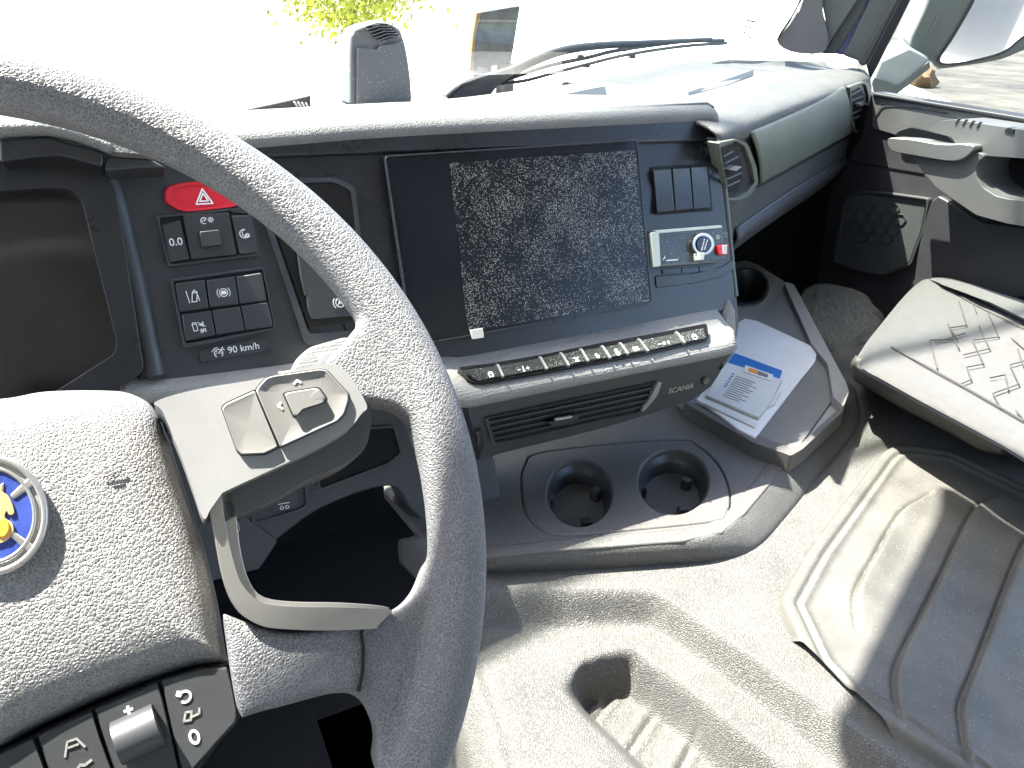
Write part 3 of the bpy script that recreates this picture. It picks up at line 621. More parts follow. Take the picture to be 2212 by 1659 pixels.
# ================================================================== CONTROL UNIT held in the dash
cu = root('control_unit', S.at(1485,540,.01), 'small clear-fronted unit with round knob and red tab at the right edge of the dashboard', 'control unit')
cb = slab('housing', roundpoly(c5([(175,1010),(230,985),(935,930),(960,950),(975,1310),(210,1390),(195,1370)]),4), S, .013, .003, 'clear', cu, .0012)
slab('end_strip', roundpoly(c5([(172,1010),(265,1000),(285,1378),(208,1390)]),3), S, .0155, .004, 'ivory', cu, .001)
slab('top_strip', roundpoly(c5([(200,988),(930,930),(950,940),(950,958),(260,1018)]),2), S, .0155, .004, 'ivory', cu, .0008)
slab('bottom_strip', roundpoly(c5([(290,1358),(960,1310),(975,1318),(965,1330),(285,1382)]),2), S, .0150, .004, 'jamb', cu, .0006)
kn = dome('knob', circ(*c5([(745,1140)])[0], 24, 25, 36), S, [(1,.012),(1,.018),(.9,.020),(.74,.020),(.72,.017)], 'silver', cu)
slab('knob_face', circ(*c5([(757,1137)])[0], 16.5, 18, 30), S, .0195, .015, 'gloss', kn, .0004)
slab('knob_lever', roundpoly(c5([(703,1225),(762,1232),(752,1312),(708,1310)]),2), S, .024, .012, 'ivory', kn, .0008)
for k, (a, b) in enumerate((((728,1205),(762,1070)),((758,1195),(795,1080)))):
    for i in range(7):
        f = i/7; x = a[0]*(1-f)+b[0]*f; y = a[1]*(1-f)+b[1]*f
        slab('knob_print', c5([(x-6,y-5),(x+7,y-11),(x+9,y-3),(x-4,y+2)]), S, .0198, .019, 'white', kn, 0)
slab('red_tab', c5([(908,1152),(1020,1140),(1014,1250),(922,1252)]), S, .0175, .008, 'red', cu, .0008)
slab('tab_window', c5([(953,1150),(1005,1146),(1002,1245),(962,1248)]), S, .0182, .015, 'ivory', cu, .0004)
slab('side_clip', c5([(955,1010),(1012,1006),(1014,1072),(962,1075)]), S, .012, .004, 'jamb', cu, .0006)
strokes('unit_symbol', [[(-.8,-.8),(-.8,.5),(-.5,.8),(.8,.8),(.8,-.8),(-.8,-.8)],[(-.3,-.4),(-.3,.4),(.3,.4),(.3,-.4),(-.3,-.4)]], *c5([(900,1060)])[0], S, .0135, 5, .25, 'ivory', cb)
for k in range(4): slab('unit_marking', c5([(302+k*7,1300-k*10+8),(330,1285-k*2-k*6),(330,1291-k*8),(302+k*7,1314-k*10)]), S, .0136, .0128, 'white', cb, 0)
slab('unit_marking', c5([(345,1310),(468,1298),(470,1312),(346,1324)]), S, .0136, .0128, 'white', cb, 0)

# ================================================================== SENSOR HOUSING on the hood
TW = Plane((.25,.835,-.1), (.15,-1,.02))
st = root('sensor_housing', (.255,.85,-.13), 'grey upright sensor housing with louvred top standing on the dash hood', 'sensor housing')
fr_ = spline(A12([(60,692),(62,560),(62,400),(66,260),(78,215),(110,180),(250,140),(340,160),(385,195),(405,240),(430,330),(455,500),(466,660)]),4)
fr_ = [tuple(p) for p in fr_]
slab('housing', fr_, TW, 0, -.028, 'tower', st, .005, seg=4)
slab('front_face', roundpoly(A12([(105,700),(108,310),(235,320),(250,295),(405,270),(430,400),(452,560),(456,665)]),4), TW, .004, -.002, 'tower', st, .003)
slab('left_edge', roundpoly(A12([(58,694),(60,560),(63,262),(76,212),(86,222),(72,400),(70,694)]),3), TW, -.022, -.034, 'rubberseal', st, .002)
lv = slab('louvre_recess', roundpoly(A12([(160,172),(290,152),(330,170),(378,235),(250,268),(215,240)]),4), TW, .0022, -.001, 'hole', st, .0003)
for k in range(6):
    f = k/5; a = (160+82*f, 172+90*f); b = (300+80*f, 154+82*f)
    slab('louvre', A12([(a[0],a[1]-4),((a[0]+b[0])/2,(a[1]+b[1])/2-16),(b[0],b[1]-3),(b[0],b[1]+4),((a[0]+b[0])/2,(a[1]+b[1])/2-8),(a[0],a[1]+5)]), TW, .006, .001, 'tower', st, .0006)

# ================================================================== STEERING WHEEL
sw = root('steering_wheel', W.o, 'grey leather steering wheel with blue round badge, thumb buttons and metal spoke trim', 'steering wheel')
RW, rw = .215, .0148
wc = W.o
bm = bmesh.new()
def wp(a, rr=RW, h=0): return wc+W.u*rr*math.cos(a)+W.v*rr*math.sin(a)+W.n*h
add_tube(bm, [wp(2*math.pi*k/160) for k in range(160)], rw, 20, closed=True)
def addslab(px, h1, h0): slab_bm(bm, px, W, h1, h0)
# leather web where the upper spoke meets the rim, and the leather lower spoke
addslab(spline([(742,740),(790,690),(860,730),(960,860),(985,960),(915,965),(890,905),(850,876),(800,868),(740,850),(700,790)],3,True), .008, -.010)
addslab(spline([(480,1318),(484,1326),(600,1366),(700,1360),(800,1330),(860,1322),(905,1280),(935,1210),(1000,1240),(1020,1400),(960,1620),(880,1700),(815,1660),(822,1600),(800,1535),(760,1500),(700,1505),(600,1532),(524,1552),(518,1558),(500,1460),(490,1390)],3,True), .004, -.016)
rim = link('rim', from_bm(bm,'rim'), M['leather'], sw)
rm = rim.modifiers.new('remesh','REMESH'); rm.mode = 'VOXEL'; rm.voxel_size = .0018
sm = rim.modifiers.new('smooth','SMOOTH'); sm.iterations = 22; sm.factor = .6
bake(rim)
for p in rim.data.polygons: p.use_smooth = True
# seam in the lower spoke
slab('seam', [(778,1362),(784,1360),(789,1400),(788,1450),(779,1494),(772,1496),(781,1450),(783,1400)], W, .0062, -.01, 'hole', sw, .0005)
# hub pad
pad = spline([(-190,870),(0,862),(100,846),(230,844),(285,852),(330,880),(362,945),(400,1060),(440,1180),(470,1300),(486,1400),(488,1432),(430,1440),(330,1470),(200,1520),(60,1585),(-200,1720),(-420,1600),(-480,1200),(-400,900)],6,True)
pad = [tuple(p) for p in pad]
hp = dome('hub_pad', pad, W, [(1.0,-.06),(1.0,-.030),(.992,-.021),(.972,-.013),(.94,-.008),(.88,-.004),(.78,-.001),(.6,.001),(.3,.002)], 'padskin', sw)
ex, ey = -24, 1113
em = dome('emblem_badge', circ(ex,ey,127,131,56), W, [(1.03,-.006),(1.0,.0042),(.95,.0046)], 'silver', sw)
slab('badge_field', circ(ex,ey,100,106,48), W, .0052, .002, 'blue', em, .0006)
frame('badge_ring', circ(ex,ey,128,132,56), circ(ex,ey,111,116,56), W, .0064, .003, 'chrome', em, .0012)
frame('badge_ring', circ(ex,ey,103,108,56), circ(ex,ey,93,98,56), W, .0062, .003, 'chrome', em, .001)
for a in (-38,38,142,218):
    ca, sa = math.cos(R(a)), math.sin(R(a))
    slab('badge_spoke', [(ex+r_*ca*1-d*sa, ey+r_*sa*1.03+d*ca) for r_, d in ((60,-7),(122,-12),(122,12),(60,7))], W, .0060, .003, 'chrome', em, .001)
gr = slab('griffin_head', spline([(-60,1150),(-50,1100),(-30,1068),(-8,1060),(14,1068),(26,1088),(30,1108),(20,1112),(14,1104),(10,1118),(26,1130),(28,1150),(12,1168),(-10,1176),(-40,1180)],4,True), W, .0062, .003, 'gold', em, .001)
slab('griffin_crown', [(-45,1070),(-52,1040),(-34,1056),(-22,1034),(-8,1054),(8,1040),(6,1066)], W, .0062, .003, 'gold', em, .0008)
slab('griffin_neck', spline([(0,1120),(16,1126),(20,1144),(8,1160),(-8,1156),(-4,1138)],4,True), W, .0070, .005, 'orange', gr, .0005)
strokes('airbag_marking', [[(-.9,-.1),(.6,.12),(.75,.5)],[(-.5,-.45),(.0,-.35),(.4,-.25)]], 246, 1024, W, .0024, 24, .08, 'hole', hp)
# upper spoke module with thumb keys
mod = spline([(352,890),(336,868),(420,842),(560,818),(660,793),(700,785),(745,800),(780,850),(793,880),(782,892),(765,915),(743,936),(677,973),(571,1022),(485,1062),(478,1068),(455,1100),(440,1120),(418,1060),(388,975)],5,True)
mod = [tuple(p) for p in mod]
ms = slab('spoke_module', mod, W, .0125, -.022, 'padskin', sw, .005, seg=4)
ms['label'] = 'upper spoke with thumb keys'
slab('spoke_underside', [tuple(p) for p in spline([(470,1040),(560,1000),(660,955),(740,915),(775,850),(790,838),(800,880),(800,926),(785,973),(738,1007),(658,1041),(587,1084),(520,1112),(480,1130),(462,1100)],3,True)], W, .002, -.03, 'spokeside', sw, .008, seg=4)
ms.data.materials[0] = mat('spoke_plastic', (.18,.18,.176), .5, .5, grain=('fine',1400), bump=.2, bdist=.0003, mott=.08)
dp = c7([(430,390),(455,350),(510,290),(560,272),(960,215),(1010,225),(1190,420),(1190,470),(1155,580),(1100,640),(630,855)])
slab('key_gap', scale_px(roundpoly(dp,4),1.025), W, .0127, .008, 'hole', ms, 0)
dpd = dome('direction_key', roundpoly(dp,4), W, [(1,.010),(1,.0145),(.965,.0152),(.80,.0140),(.5,.0139)], 'keylit', ms)
kb = c7([(663,420),(690,405),(920,368),(950,380),(1000,450),(985,490),(810,545),(760,600),(740,595)])
slab('key_gap', scale_px(roundpoly(kb,3),1.09), W, .0141, .010, 'hole', ms, 0)
dome('centre_key', roundpoly(kb,3), W, [(1,.011),(1,.0172),(.9,.018)], 'keylit', ms)
lb = c7([(160,520),(190,495),(415,392),(430,405),(615,850),(590,865),(500,908),(310,915),(275,880),(155,545)])
slab('key_gap', scale_px(roundpoly(lb,4),1.04), W, .0127, .008, 'hole', ms, 0)
lk2 = dome('side_key', roundpoly(lb,4), W, [(1,.010),(1,.0140),(.95,.0150),(.8,.0146)], 'keylit', ms)
strokes('up_arrow', [[(-.8,-.35),(0,.35),(.8,-.35)]], *c7([(768,318)])[0], W, .01405, 8.5, .5, 'white', dpd)
strokes('left_arrow', [[(.35,.8),(-.35,0),(.35,-.8)]], *c7([(628,518)])[0], W, .01405, 8.5, .5, 'white', dpd)
# metal trim along the lower spoke
tr = [(452,1062),(470,1050),(480,1090),(492,1160),(505,1215),(520,1258),(545,1288),(575,1304),(640,1310),(740,1312),(838,1316),(842,1326),(815,1352),(808,1358),(700,1362),(600,1358),(560,1350),(520,1325),(495,1285),(478,1230),(465,1160),(452,1100)]
slab('spoke_trim', spline(tr,3,True), W, .008, -.012, 'chrome', sw, .0035, seg=4)
slab('trim_ledge', [tuple(p) for p in spline([(472,1046),(500,1052),(512,1130),(522,1200),(540,1258),(570,1290),(640,1300),(740,1302),(820,1308),(838,1316),(740,1316),(640,1314),(575,1308),(540,1290),(512,1250),(495,1190),(482,1110)],3,True)], W, .002, -.018, 'chrome', sw, .002)
# row of keys in the lower pad
row = spline([(-200,1725),(60,1592),(200,1527),(335,1470),(430,1441),(492,1436),(503,1470),(516,1535),(512,1562),(470,1610),(400,1690),(200,1800),(-200,1900)],4,True)
slab('lower_key_base', [tuple(p) for p in row], W, -.012, -.05, 'hole', sw, .002)
def wkey(px, h=-.007): return flat(dome('thumb_key', roundpoly(px,6), W, [(1,h-.012),(1,h-.002),(.985,h-.0008),(.95,h)], 'plastic2', sw))
k1 = wkey([(348,1468),(430,1444),(490,1440),(500,1475),(512,1535),(508,1560),(480,1590),(400,1680),(392,1665)])
k2 = wkey([(204,1531),(340,1472),(352,1510),(390,1680),(270,1720),(240,1640)])
k3 = wkey([(80,1588),(198,1534),(215,1590),(262,1720),(140,1760)])
k4 = wkey([(-80,1665),(72,1592),(90,1640),(132,1765),(-40,1840)])
sd_ = [W.at(x, y, -.004) for x, y in [(252,1607),(342,1565)]]
tube('scroll_wheel', [sd_[0].lerp(sd_[1], t/6) for t in range(7)], lambda t: .0088, 'plastic', k2, 24)
strokes('plus_sign', [[(-.7,0),(.7,0)],[(0,-.7),(0,.7)]], 277.5, 1534, W, -.0068, 10, .5, 'white', k2, 0)
strokes('return_symbol', [arc(.1,0,.75,-110,140),[(-.55,.55),(-1.0,.2)],[(-.95,.65),(-1.0,.2),(-.55,.1)]], 398, 1505, W, -.0068, 15, .3, 'white', k1, -20)
strokes('page_symbol', [[(-.9,-.5),(-.7,.5),(0,.5),(-.1,-.5),(-.9,-.5)],[(.1,-.1),(.9,.1),(.9,.7)]], 414, 1546, W, -.0068, 17, .25, 'silver', k1, -10)
strokes('zero_symbol', [[(.55*math.cos(R(a)),.9*math.sin(R(a))) for a in range(0,361,20)]], 420, 1592, W, -.0068, 15, .32, 'white', k1, 10)
strokes('lane_mark', [[(-.9,-.8),(-.6,.6),(.3,.7)],[(.3,.7),(1,-.3)],[(-.5,0),(.4,.1)]], 160, 1612, W, -.0068, 20, .2, 'silver', k3, -5)
strokes('lower_mark', [[(-.9,-.3),(-.3,.3),(.2,.1),(.9,.4)]], 180, 1656, W, -.0068, 18, .3, 'silver', k3, 0)
# column
tube('column', [wc-W.n*.06, wc-W.n*.22], .05, 'plastic', sw, 24)

# ================================================================== CENTRE CONSOLE
con = root('centre_console', (.5,.6,-.9), 'charcoal centre console with two cup holders and a raised side shelf', 'console')
HC = Hz(-.53)
HS = Hz(-.485)
import numpy as np
def pts3(px, z): p = Hz(z); return [p.at(x, y) for x, y in px]
def near(P, line):
    """distance, side and arc fraction of points P (n,2) to an open polyline"""
    L = np.array([[p[0], p[1]] for p in line]); best = np.full(len(P), 1e9); side = np.zeros(len(P)); fr = np.zeros(len(P))
    sl = np.hypot(*(L[1:]-L[:-1]).T); cum = np.r_[0, np.cumsum(sl)]
    for i in range(len(L)-1):
        a = L[i]; d = L[i+1]-a; q = P-a; t = np.clip((q@d)/(d@d), 0, 1); r = q-t[:,None]*d; ds = np.hypot(r[:,0], r[:,1])
        k = ds < best; best[k] = ds[k]; side[k] = np.sign(d[0]*q[k,1]-d[1]*q[k,0]); fr[k] = (cum[i]+t[k]*sl[i])/cum[-1]
    return best, side, fr
def inside(P, poly):
    L = np.array([[p[0], p[1]] for p in poly]); c = np.zeros(len(P), bool); n = len(L)
    for i in range(n):
        x0, y0 = L[i]; x1, y1 = L[(i+1)%n]
        k = ((y0 > P[:,1]) != (y1 > P[:,1]))
        if y1 != y0: c ^= k & (P[:,0] < (x1-x0)*(P[:,1]-y0)/(y1-y0)+x0)
    return c
def sst(t): t = np.clip(t, 0, 1); return t*t*(3-2*t)
def blend(P, outer, inner):
    """0 outside the outer outline, 1 inside the inner one"""
    io = inside(P, outer); ii = inside(P, inner)
    do = near(P, outer+[outer[0]])[0]; di = near(P, inner+[inner[0]])[0]
    t = do/(do+di+1e-9); t[~io] = 0; t[ii] = 1
    return t
def field(name, x0, x1, y0, y1, step, fn, keep, m, parent, blur=4, detail=None):
    nx = int((x1-x0)/step)+1; ny = int((y1-y0)/step)+1
    gx, gy = np.meshgrid(np.linspace(x0, x1, nx), np.linspace(y0, y1, ny)); P = np.stack([gx.ravel(), gy.ravel()], 1)
    z = fn(P).reshape(ny, nx)
    for _ in range(blur):
        zp = np.pad(z, 1, mode='edge'); z = (zp[:-2,1:-1]+zp[2:,1:-1]+2*zp[1:-1,1:-1])/4
        zp = np.pad(z, 1, mode='edge'); z = (zp[1:-1,:-2]+zp[1:-1,2:]+2*zp[1:-1,1:-1])/4
    z = z.ravel()
    if detail: z = z+detail(P)
    kp = keep(P) if keep else np.ones(len(P), bool)
    co = np.c_[P, z]; idx = np.arange(nx*ny).reshape(ny, nx)
    q = np.stack([idx[:-1,:-1], idx[:-1,1:], idx[1:,1:], idx[1:,:-1]], -1).reshape(-1, 4); q = q[kp[q].all(1)]
    used = np.unique(q); mp = np.full(nx*ny, -1); mp[used] = np.arange(len(used))
    me = bpy.data.meshes.new(name); me.from_pydata(co[used].tolist(), [], mp[q].tolist()); me.update()
    o = link(name, me, M[m], parent)
    for p in me.polygons: p.use_smooth = True
    return o

# skirt and top plate of the console
up_e = [(905,1150),(960,1195),(1057,1203),(1237,1186),(1475,1169),(1560,1150),(1612,1108),(1690,1015),(1752,945),(1822,885),(1838,855),(1830,820)]
lo_e = [(860,1170),(940,1235),(1061,1243),(1300,1232),(1475,1221),(1580,1208),(1640,1185),(1700,1120),(1765,1040),(1835,955),(1858,905),(1850,850)]
ZC, ZS, ZP, ZL = -.53, -.515, -.56, -.592
u3 = pts3(up_e, ZC); l3 = pts3(lo_e, ZP-.003)
ctr = V((.6,.8,ZC))
ins = lambda c, d: [p+(V((ctr.x,ctr.y,p.z))-p).normalized()*d for p in c]
skirt = loft('console_skirt', [ins(u3,.02), ins(u3,.006), [a.lerp(b,.08)+V((0,0,-.0012)) for a,b in zip(u3,l3)], [a.lerp(b,.5)+(a-ctr).normalized()*.003 for a,b in zip(u3,l3)], l3, lift(l3,0,-.03)], 'grainy', con, n=90, sub=5, thick=.003)
top_px = [(905,1150),(960,1195),(1057,1203),(1237,1186),(1475,1169),(1560,1150),(1612,1108),(1690,1015),(1752,945),(1790,900),(1700,800),(1480,780),(1300,820),(1000,880),(820,960),(830,1060)]
def ellip3(cx, cy, rx, ry, z, s=1, n=40): return pts3(circ(cx, cy, rx*s, ry*s, n), z)
plate_px = spline([(1128,1050),(1135,1100),(1165,1140),(1225,1156),(1390,1142),(1545,1125),(1570,1110),(1577,1070),(1555,1010),(1510,965),(1450,950),(1180,975),(1135,1005)],4,True)
plate_px = [tuple(p) for p in plate_px]
cups = [(1252,1064,70,72),(1455,1040,76,70)]
def plate_with_holes(name, outline, holes, z1, z0, m, parent, bevel):
    bm = bmesh.new(); add_prism(bm, pts3(outline, z1), [p-V((0,0,z1-z0)) for p in pts3(outline, z1)])
    o = link(name, from_bm(bm, name), M[m], parent)
    cs = []
    for h in holes:
        bm = bmesh.new(); c3 = pts3(h, z1); add_prism(bm, [p+V((0,0,.02)) for p in c3], [p-V((0,0,.3)) for p in c3])
        c = link('cut', from_bm(bm, 'cut'), None, parent); cs.append(c)
        b = o.modifiers.new('b','BOOLEAN'); b.operation = 'DIFFERENCE'; b.object = c; b.solver = 'EXACT'
    bake(o)
    for c in cs: bpy.data.objects.remove(c)
    if not o.data.materials: o.data.materials.append(M[m])
    for p in o.data.polygons: p.use_smooth = True; p.material_index = 0
    if bevel:
        b = o.modifiers.new('bevel','BEVEL'); b.width = bevel; b.segments = 3; b.limit_method = 'ANGLE'; b.angle_limit = R(50); b.harden_normals = True
    return o
plate_with_holes('console_top', [tuple(p) for p in top_px], [scale_px(plate_px,1.008)], ZC, ZC-.012, 'console', con, .0025)
cp = plate_with_holes('cup_plate', plate_px, [circ(*c[:2], c[2], c[3], 48) for c in cups], ZC+.001, ZC-.012, 'console', con, .003)
for c in cups:
    a = ellip3(c[0], c[1], c[2], c[3], ZC, 1.0); b = ellip3(c[0], c[1], c[2], c[3], ZC, .93)
    cen = sum(a, V())/len(a)
    bm = bmesh.new(); rings = []
    for s, dz in ((1.02,-.004),(.90,-.012),(.86,-.016),(.84,-.05),(.80,-.085),(.5,-.088)):
        rings.append([bm.verts.new(cen+(p-cen)*s+V((0,0,dz))) for p in a])
    for r0, r1 in zip(rings, rings[1:]):
        for i in range(len(r0)): bm.faces.new((r0[i], r1[i], r1[(i+1)%len(r0)], r0[(i+1)%len(r0)]))
    bm.faces.new(rings[-1])
    ch = link('cup_holder', from_bm(bm,'cup'), M['ring'], con)
    for ang in (20,140,255):
        d = V((math.cos(R(ang)), math.sin(R(ang)), 0))
        box('grip_tongue', cen+d*.034+V((0,0,-.022)), (.010,.012,.016), 'ring', ch, .002, Matrix.Rotation(R(ang),3,'Z'))
# side shelf
shelf_px = [(1400,800),(1480,700),(1500,560),(1585,552),(1640,572),(1694,606),(1833,846),(1824,882),(1731,966),(1708,980),(1631,952),(1475,872)]
plate_with_holes('side_shelf', shelf_px, [circ(1612,622,44,37,40)], ZS, ZS-.012, 'rail', con, .003)
a = ellip3(1612,622,44,37,ZS); cen = sum(a, V())/len(a); bm = bmesh.new(); rings = []
for s, dz in ((1.12,.001),(1.1,.004),(.98,.004),(.92,-.008),(.88,-.05),(.4,-.055)): rings.append([bm.verts.new(cen+(p-cen)*s+V((0,0,dz))) for p in a])
for r0, r1 in zip(rings, rings[1:]):
    for i in range(len(r0)): bm.faces.new((r0[i], r1[i], r1[(i+1)%len(r0)], r0[(i+1)%len(r0)]))
bm.faces.new(rings[-1]); link('cup_holder', from_bm(bm,'cup'), M['ring'], con)
slab('ribbed_liner', roundpoly([(1688,628),(1750,742),(1783,790),(1797,865),(1729,960),(1708,972),(1640,946),(1520,880),(1500,800),(1560,740),(1632,690)],6), Hz(ZS), .004, .0, 'hexmat', con, .001)
slab('shelf_rail', roundpoly(A23([(655,165),(720,180),(1060,820),(1078,880),(1045,975),(975,915),(940,700),(830,560)]),5), Hz(ZS), .014, -.01, 'rail', con, .004)
slab('shelf_lip', roundpoly([(1475,868),(1482,862),(1634,938),(1712,968),(1733,955),(1822,872),(1826,884),(1734,970),(1710,984),(1628,956)],4), Hz(ZS), .006, -.02, 'console', con, .002)

# ================================================================== ENGINE TUNNEL
tun = root('engine_tunnel', (.6,.3,-1.0), 'sunlit grained grey plastic tunnel cover with a stepped oblong tray between the seats', 'tunnel cover')
U = pts3([(900,1285),(1040,1283),(1200,1280),(1385,1281),(1440,1300),(1475,1325),(1640,1435),(1800,1552),(1960,1665),(2300,1920)], ZP)
Lc = pts3([(900,1368),(1040,1364),(1200,1354),(1385,1350),(1430,1365),(1480,1400),(1640,1520),(1800,1655),(1900,1745),(2100,1930)], ZL)
U = spline(U, 4); Lc = spline(Lc, 4)
far = V((-.2,-.6,0)); 
Upoly = U+[V((U[-1].x,-.6,0)), far, V((-.2,U[0].y,0))]; Lpoly = Lc+[V((Lc[-1].x,-.62,0)), V((-.22,-.62,0)), V((-.22,Lc[0].y,0))]
RT = pts3(roundpoly([(1215,1483),(1227,1461),(1257,1444),(1345,1427),(1366,1430),(1475,1505),(1655,1659),(1900,1880),(1640,1900),(1370,1653),(1254,1539)],10), ZL)
RF = pts3(roundpoly([(1245,1522),(1262,1508),(1300,1495),(1355,1486),(1370,1500),(1475,1579),(1561,1659),(1800,1860),(1650,1905),(1400,1664),(1290,1560)],8), ZL-.05)
left_e = spline(pts3([(975,1080),(1000,1180),(1010,1330),(1022,1400),(1030,1440),(1066,1540),(1098,1659),(1160,1900)], ZL),4)
def tz(P):
    t = blend(P, Upoly, Lpoly); z = ZP+(ZL-ZP)*(t*.35+.65*sst(t))
    d, s, f = near(P, U); z = z+.003*np.exp(-(d/.012)**2)*(s>0)
    r = blend(P, RT, RF); z = z-.05*(.6*r+.4*sst(r))
    dr, _, _ = near(P, RT+[RT[0]]); z = z-.003*np.exp(-(dr/.010)**2)
    d, s, f = near(P, left_e); out = (s < 0)
    z = z-np.where(out, np.minimum(.5, (d/.022)**2*.02+np.clip(d-.03,0,1)*12), 0)-.004*np.exp(-(d/.01)**2)*(~out)
    return np.maximum(z, -1.0)
def tdet(P):
    g = inside(P, RF); z = np.zeros(len(P))
    for a, b in (((1284,1556),(1317,1509)),((1354,1629),(1407,1549)),((1440,1712),(1500,1598)),((1530,1790),(1600,1660))):
        A, B = pts3([a, b], ZL-.05); dd, _, ff = near(P, [A, B]); z = z+np.where(g, -.003*np.exp(-(dd/.0022)**2)+.0025*np.exp(-((dd-.007)/.004)**2), 0)
    return z
field('tunnel_cover', .12, 1.30, -.02, .80, .0018, tz, None, 'tunnelp', tun, 6, tdet)

# ================================================================== RUBBER MAT in the tunnel tray
rmx = root('rubber_mat', (.85,.35,-.56), 'dusty ribbed rubber tray mat with cut corners lying on the tunnel', 'mat')
O_px = roundpoly([(1682,1290),(1748,1178),(1905,972),(1935,957),(1970,958),(2055,968),(2095,987),(2420,1140),(2500,1950),(2400,1880),(2080,1668),(1900,1552),(1812,1500),(1745,1430)],14)
OUT = pts3(O_px, ZP+.010)
def off(poly, d):
    c = V((.87,.34,0)); return [p+(V((c.x,c.y,p.z))-p).normalized()*d for p in poly]
ridges = [[(2020,1055),(1980,1078),(1942,1106),(1895,1186),(1852,1263),(1845,1306),(1852,1356)],
          [(2168,1064),(2130,1078),(2098,1106),(2010,1285),(1952,1396),(1932,1456),(1935,1510),(1948,1576)],
          [(2330,1090),(2270,1110),(2212,1169),(2108,1433),(2075,1516),(2080,1580),(2092,1659),(2110,1720)]]
rg3 = [spline(pts3(r, ZP+.008), 5) for r in ridges]
def mz(P):
    d, s, f = near(P, OUT+[OUT[0]]); z = np.full(len(P), ZP+.0015)
    io = inside(P, OUT); rim_ = np.where(io, sst((d+.001)/.005)*.009, -1.6*d); d = np.where(io, d, 0)
    z = z+rim_ - .0045*sst((d-.0135)/.003) + .0035*np.exp(-((d-.0225)/.003)**2)-.001*sst((d-.026)/.006)
    return z
def mdet(P):
    z = np.zeros(len(P))
    for r in rg3:
        dd, ss, ff = near(P, r)
        fade = np.sin(np.pi*np.clip(ff,0,1))**.45
        z = z+fade*np.where(ss > 0, .0085*np.exp(-(dd/.020)**2)-.0125*np.exp(-(dd/.0022)**2), -.004*np.exp(-(dd/.0025)**2))
    return z
field('mat_surface', .5, 1.32, -.02, .72, .0017, mz, lambda P: inside(P, OUT) | (near(P, OUT+[OUT[0]])[0] < .007), 'rubber', rmx, 1, mdet)

# ================================================================== BOOKLET, WALLET, BAG
ZH = ZS+.004
fo = root('plastic_wallet', Hz(ZH).at(1680,800), 'crumpled clear-white document wallet lying under the booklet on the side shelf', 'wallet')
wal = A23([(362,430),(400,405),(480,418),(660,500),(850,590),(868,640),(862,680),(740,830),(640,960),(470,1175),(360,1120),(150,960),(90,930),(270,700)])
o = slab('wallet', wal, Hz(ZH), .005, 0, 'paper', fo, .001)
for q in ([(150,930),(480,1080),(470,1110),(140,955)],[(560,905),(640,880),(600,960),(540,990)]):
    slab('fold', A23(q), Hz(ZH), .0075, .004, 'paperg', fo, .0006)
bk = root('booklet', Hz(ZH).at(1600,840), 'printed pale booklet with blue top band and orange tag on the document wallet', 'booklet')
slab('cover', A23([(262,700),(290,690),(645,800),(560,960),(495,1045),(155,900)]), Hz(ZH), .0100, .006, 'paperg', bk, .0005)
slab('blue_band', A23([(335,628),(400,650),(645,742),(622,812),(560,790),(290,690)]), Hz(ZH), .0096, .007, 'paperblue', bk, .0004)
slab('tag_border', roundpoly(A23([(405,705),(590,770),(575,806),(545,800),(398,748)]),3), Hz(ZH), .0112, .009, 'paper', bk, .0003)
slab('tag_print', A23([(430,722),(488,742),(480,765),(422,745)]), Hz(ZH), .0116, .010, 'orange', bk, 0)
slab('tag_print', A23([(490,743),(555,768),(548,788),(482,766)]), Hz(ZH), .0116, .010, 'ink', bk, 0)
for k in range(11):
    f = k/11; x = 345-f*90; y = 775+f*140; L = 60+45*random.random()
    slab('text_line', A23([(x,y),(x+L*1.7,y+L*.62),(x+L*1.7-2,y+L*.62+4),(x-2,y+4)]), Hz(ZH), .0103, .0095, 'ink', bk, 0)
for k in range(6):
    f = k/6; x = 320-f*60; y = 758+f*95
    slab('text_mark', A23([(x,y),(x+16,y+6),(x+12,y+13),(x-4,y+7)]), Hz(ZH), .0103, .0095, 'paperblue', bk, 0)
# bag
bagpx = A23([(765,240),(870,255),(1010,320),(1110,400),(1178,470),(1190,540),(1160,620),(1120,650),(960,600),(900,520),(840,400)])
bp = [Hz(-.54).at(x, y) for x, y in bagpx]; c = sum(bp, V())/len(bp)
bm = bmesh.new(); bmesh.ops.create_icosphere(bm, subdivisions=5, radius=1)
ux = (bp[6]-bp[0]); uy = V((0,0,1))
rs = random.Random(3)
from mathutils import noise
for v in bm.verts:
    n_ = noise.noise(v.co*2.2)*.16+abs(noise.noise(v.co*4.0))*.10
    v.co = v.co*(1+n_)
    v.co = c+V((0,0,.0))+V((v.co.x*.075, v.co.y*.14, max(-.03, v.co.z*.055)))
    
rotm = Matrix.Rotation(R(-38),3,'Z')
for v in bm.verts: v.co = c+rotm@(v.co-c)
tag(link('plastic_bag', from_bm(bm,'bag'), M['bag']), 'crinkled clear plastic bag tucked between the shelf rail and the seat', 'plastic bag')

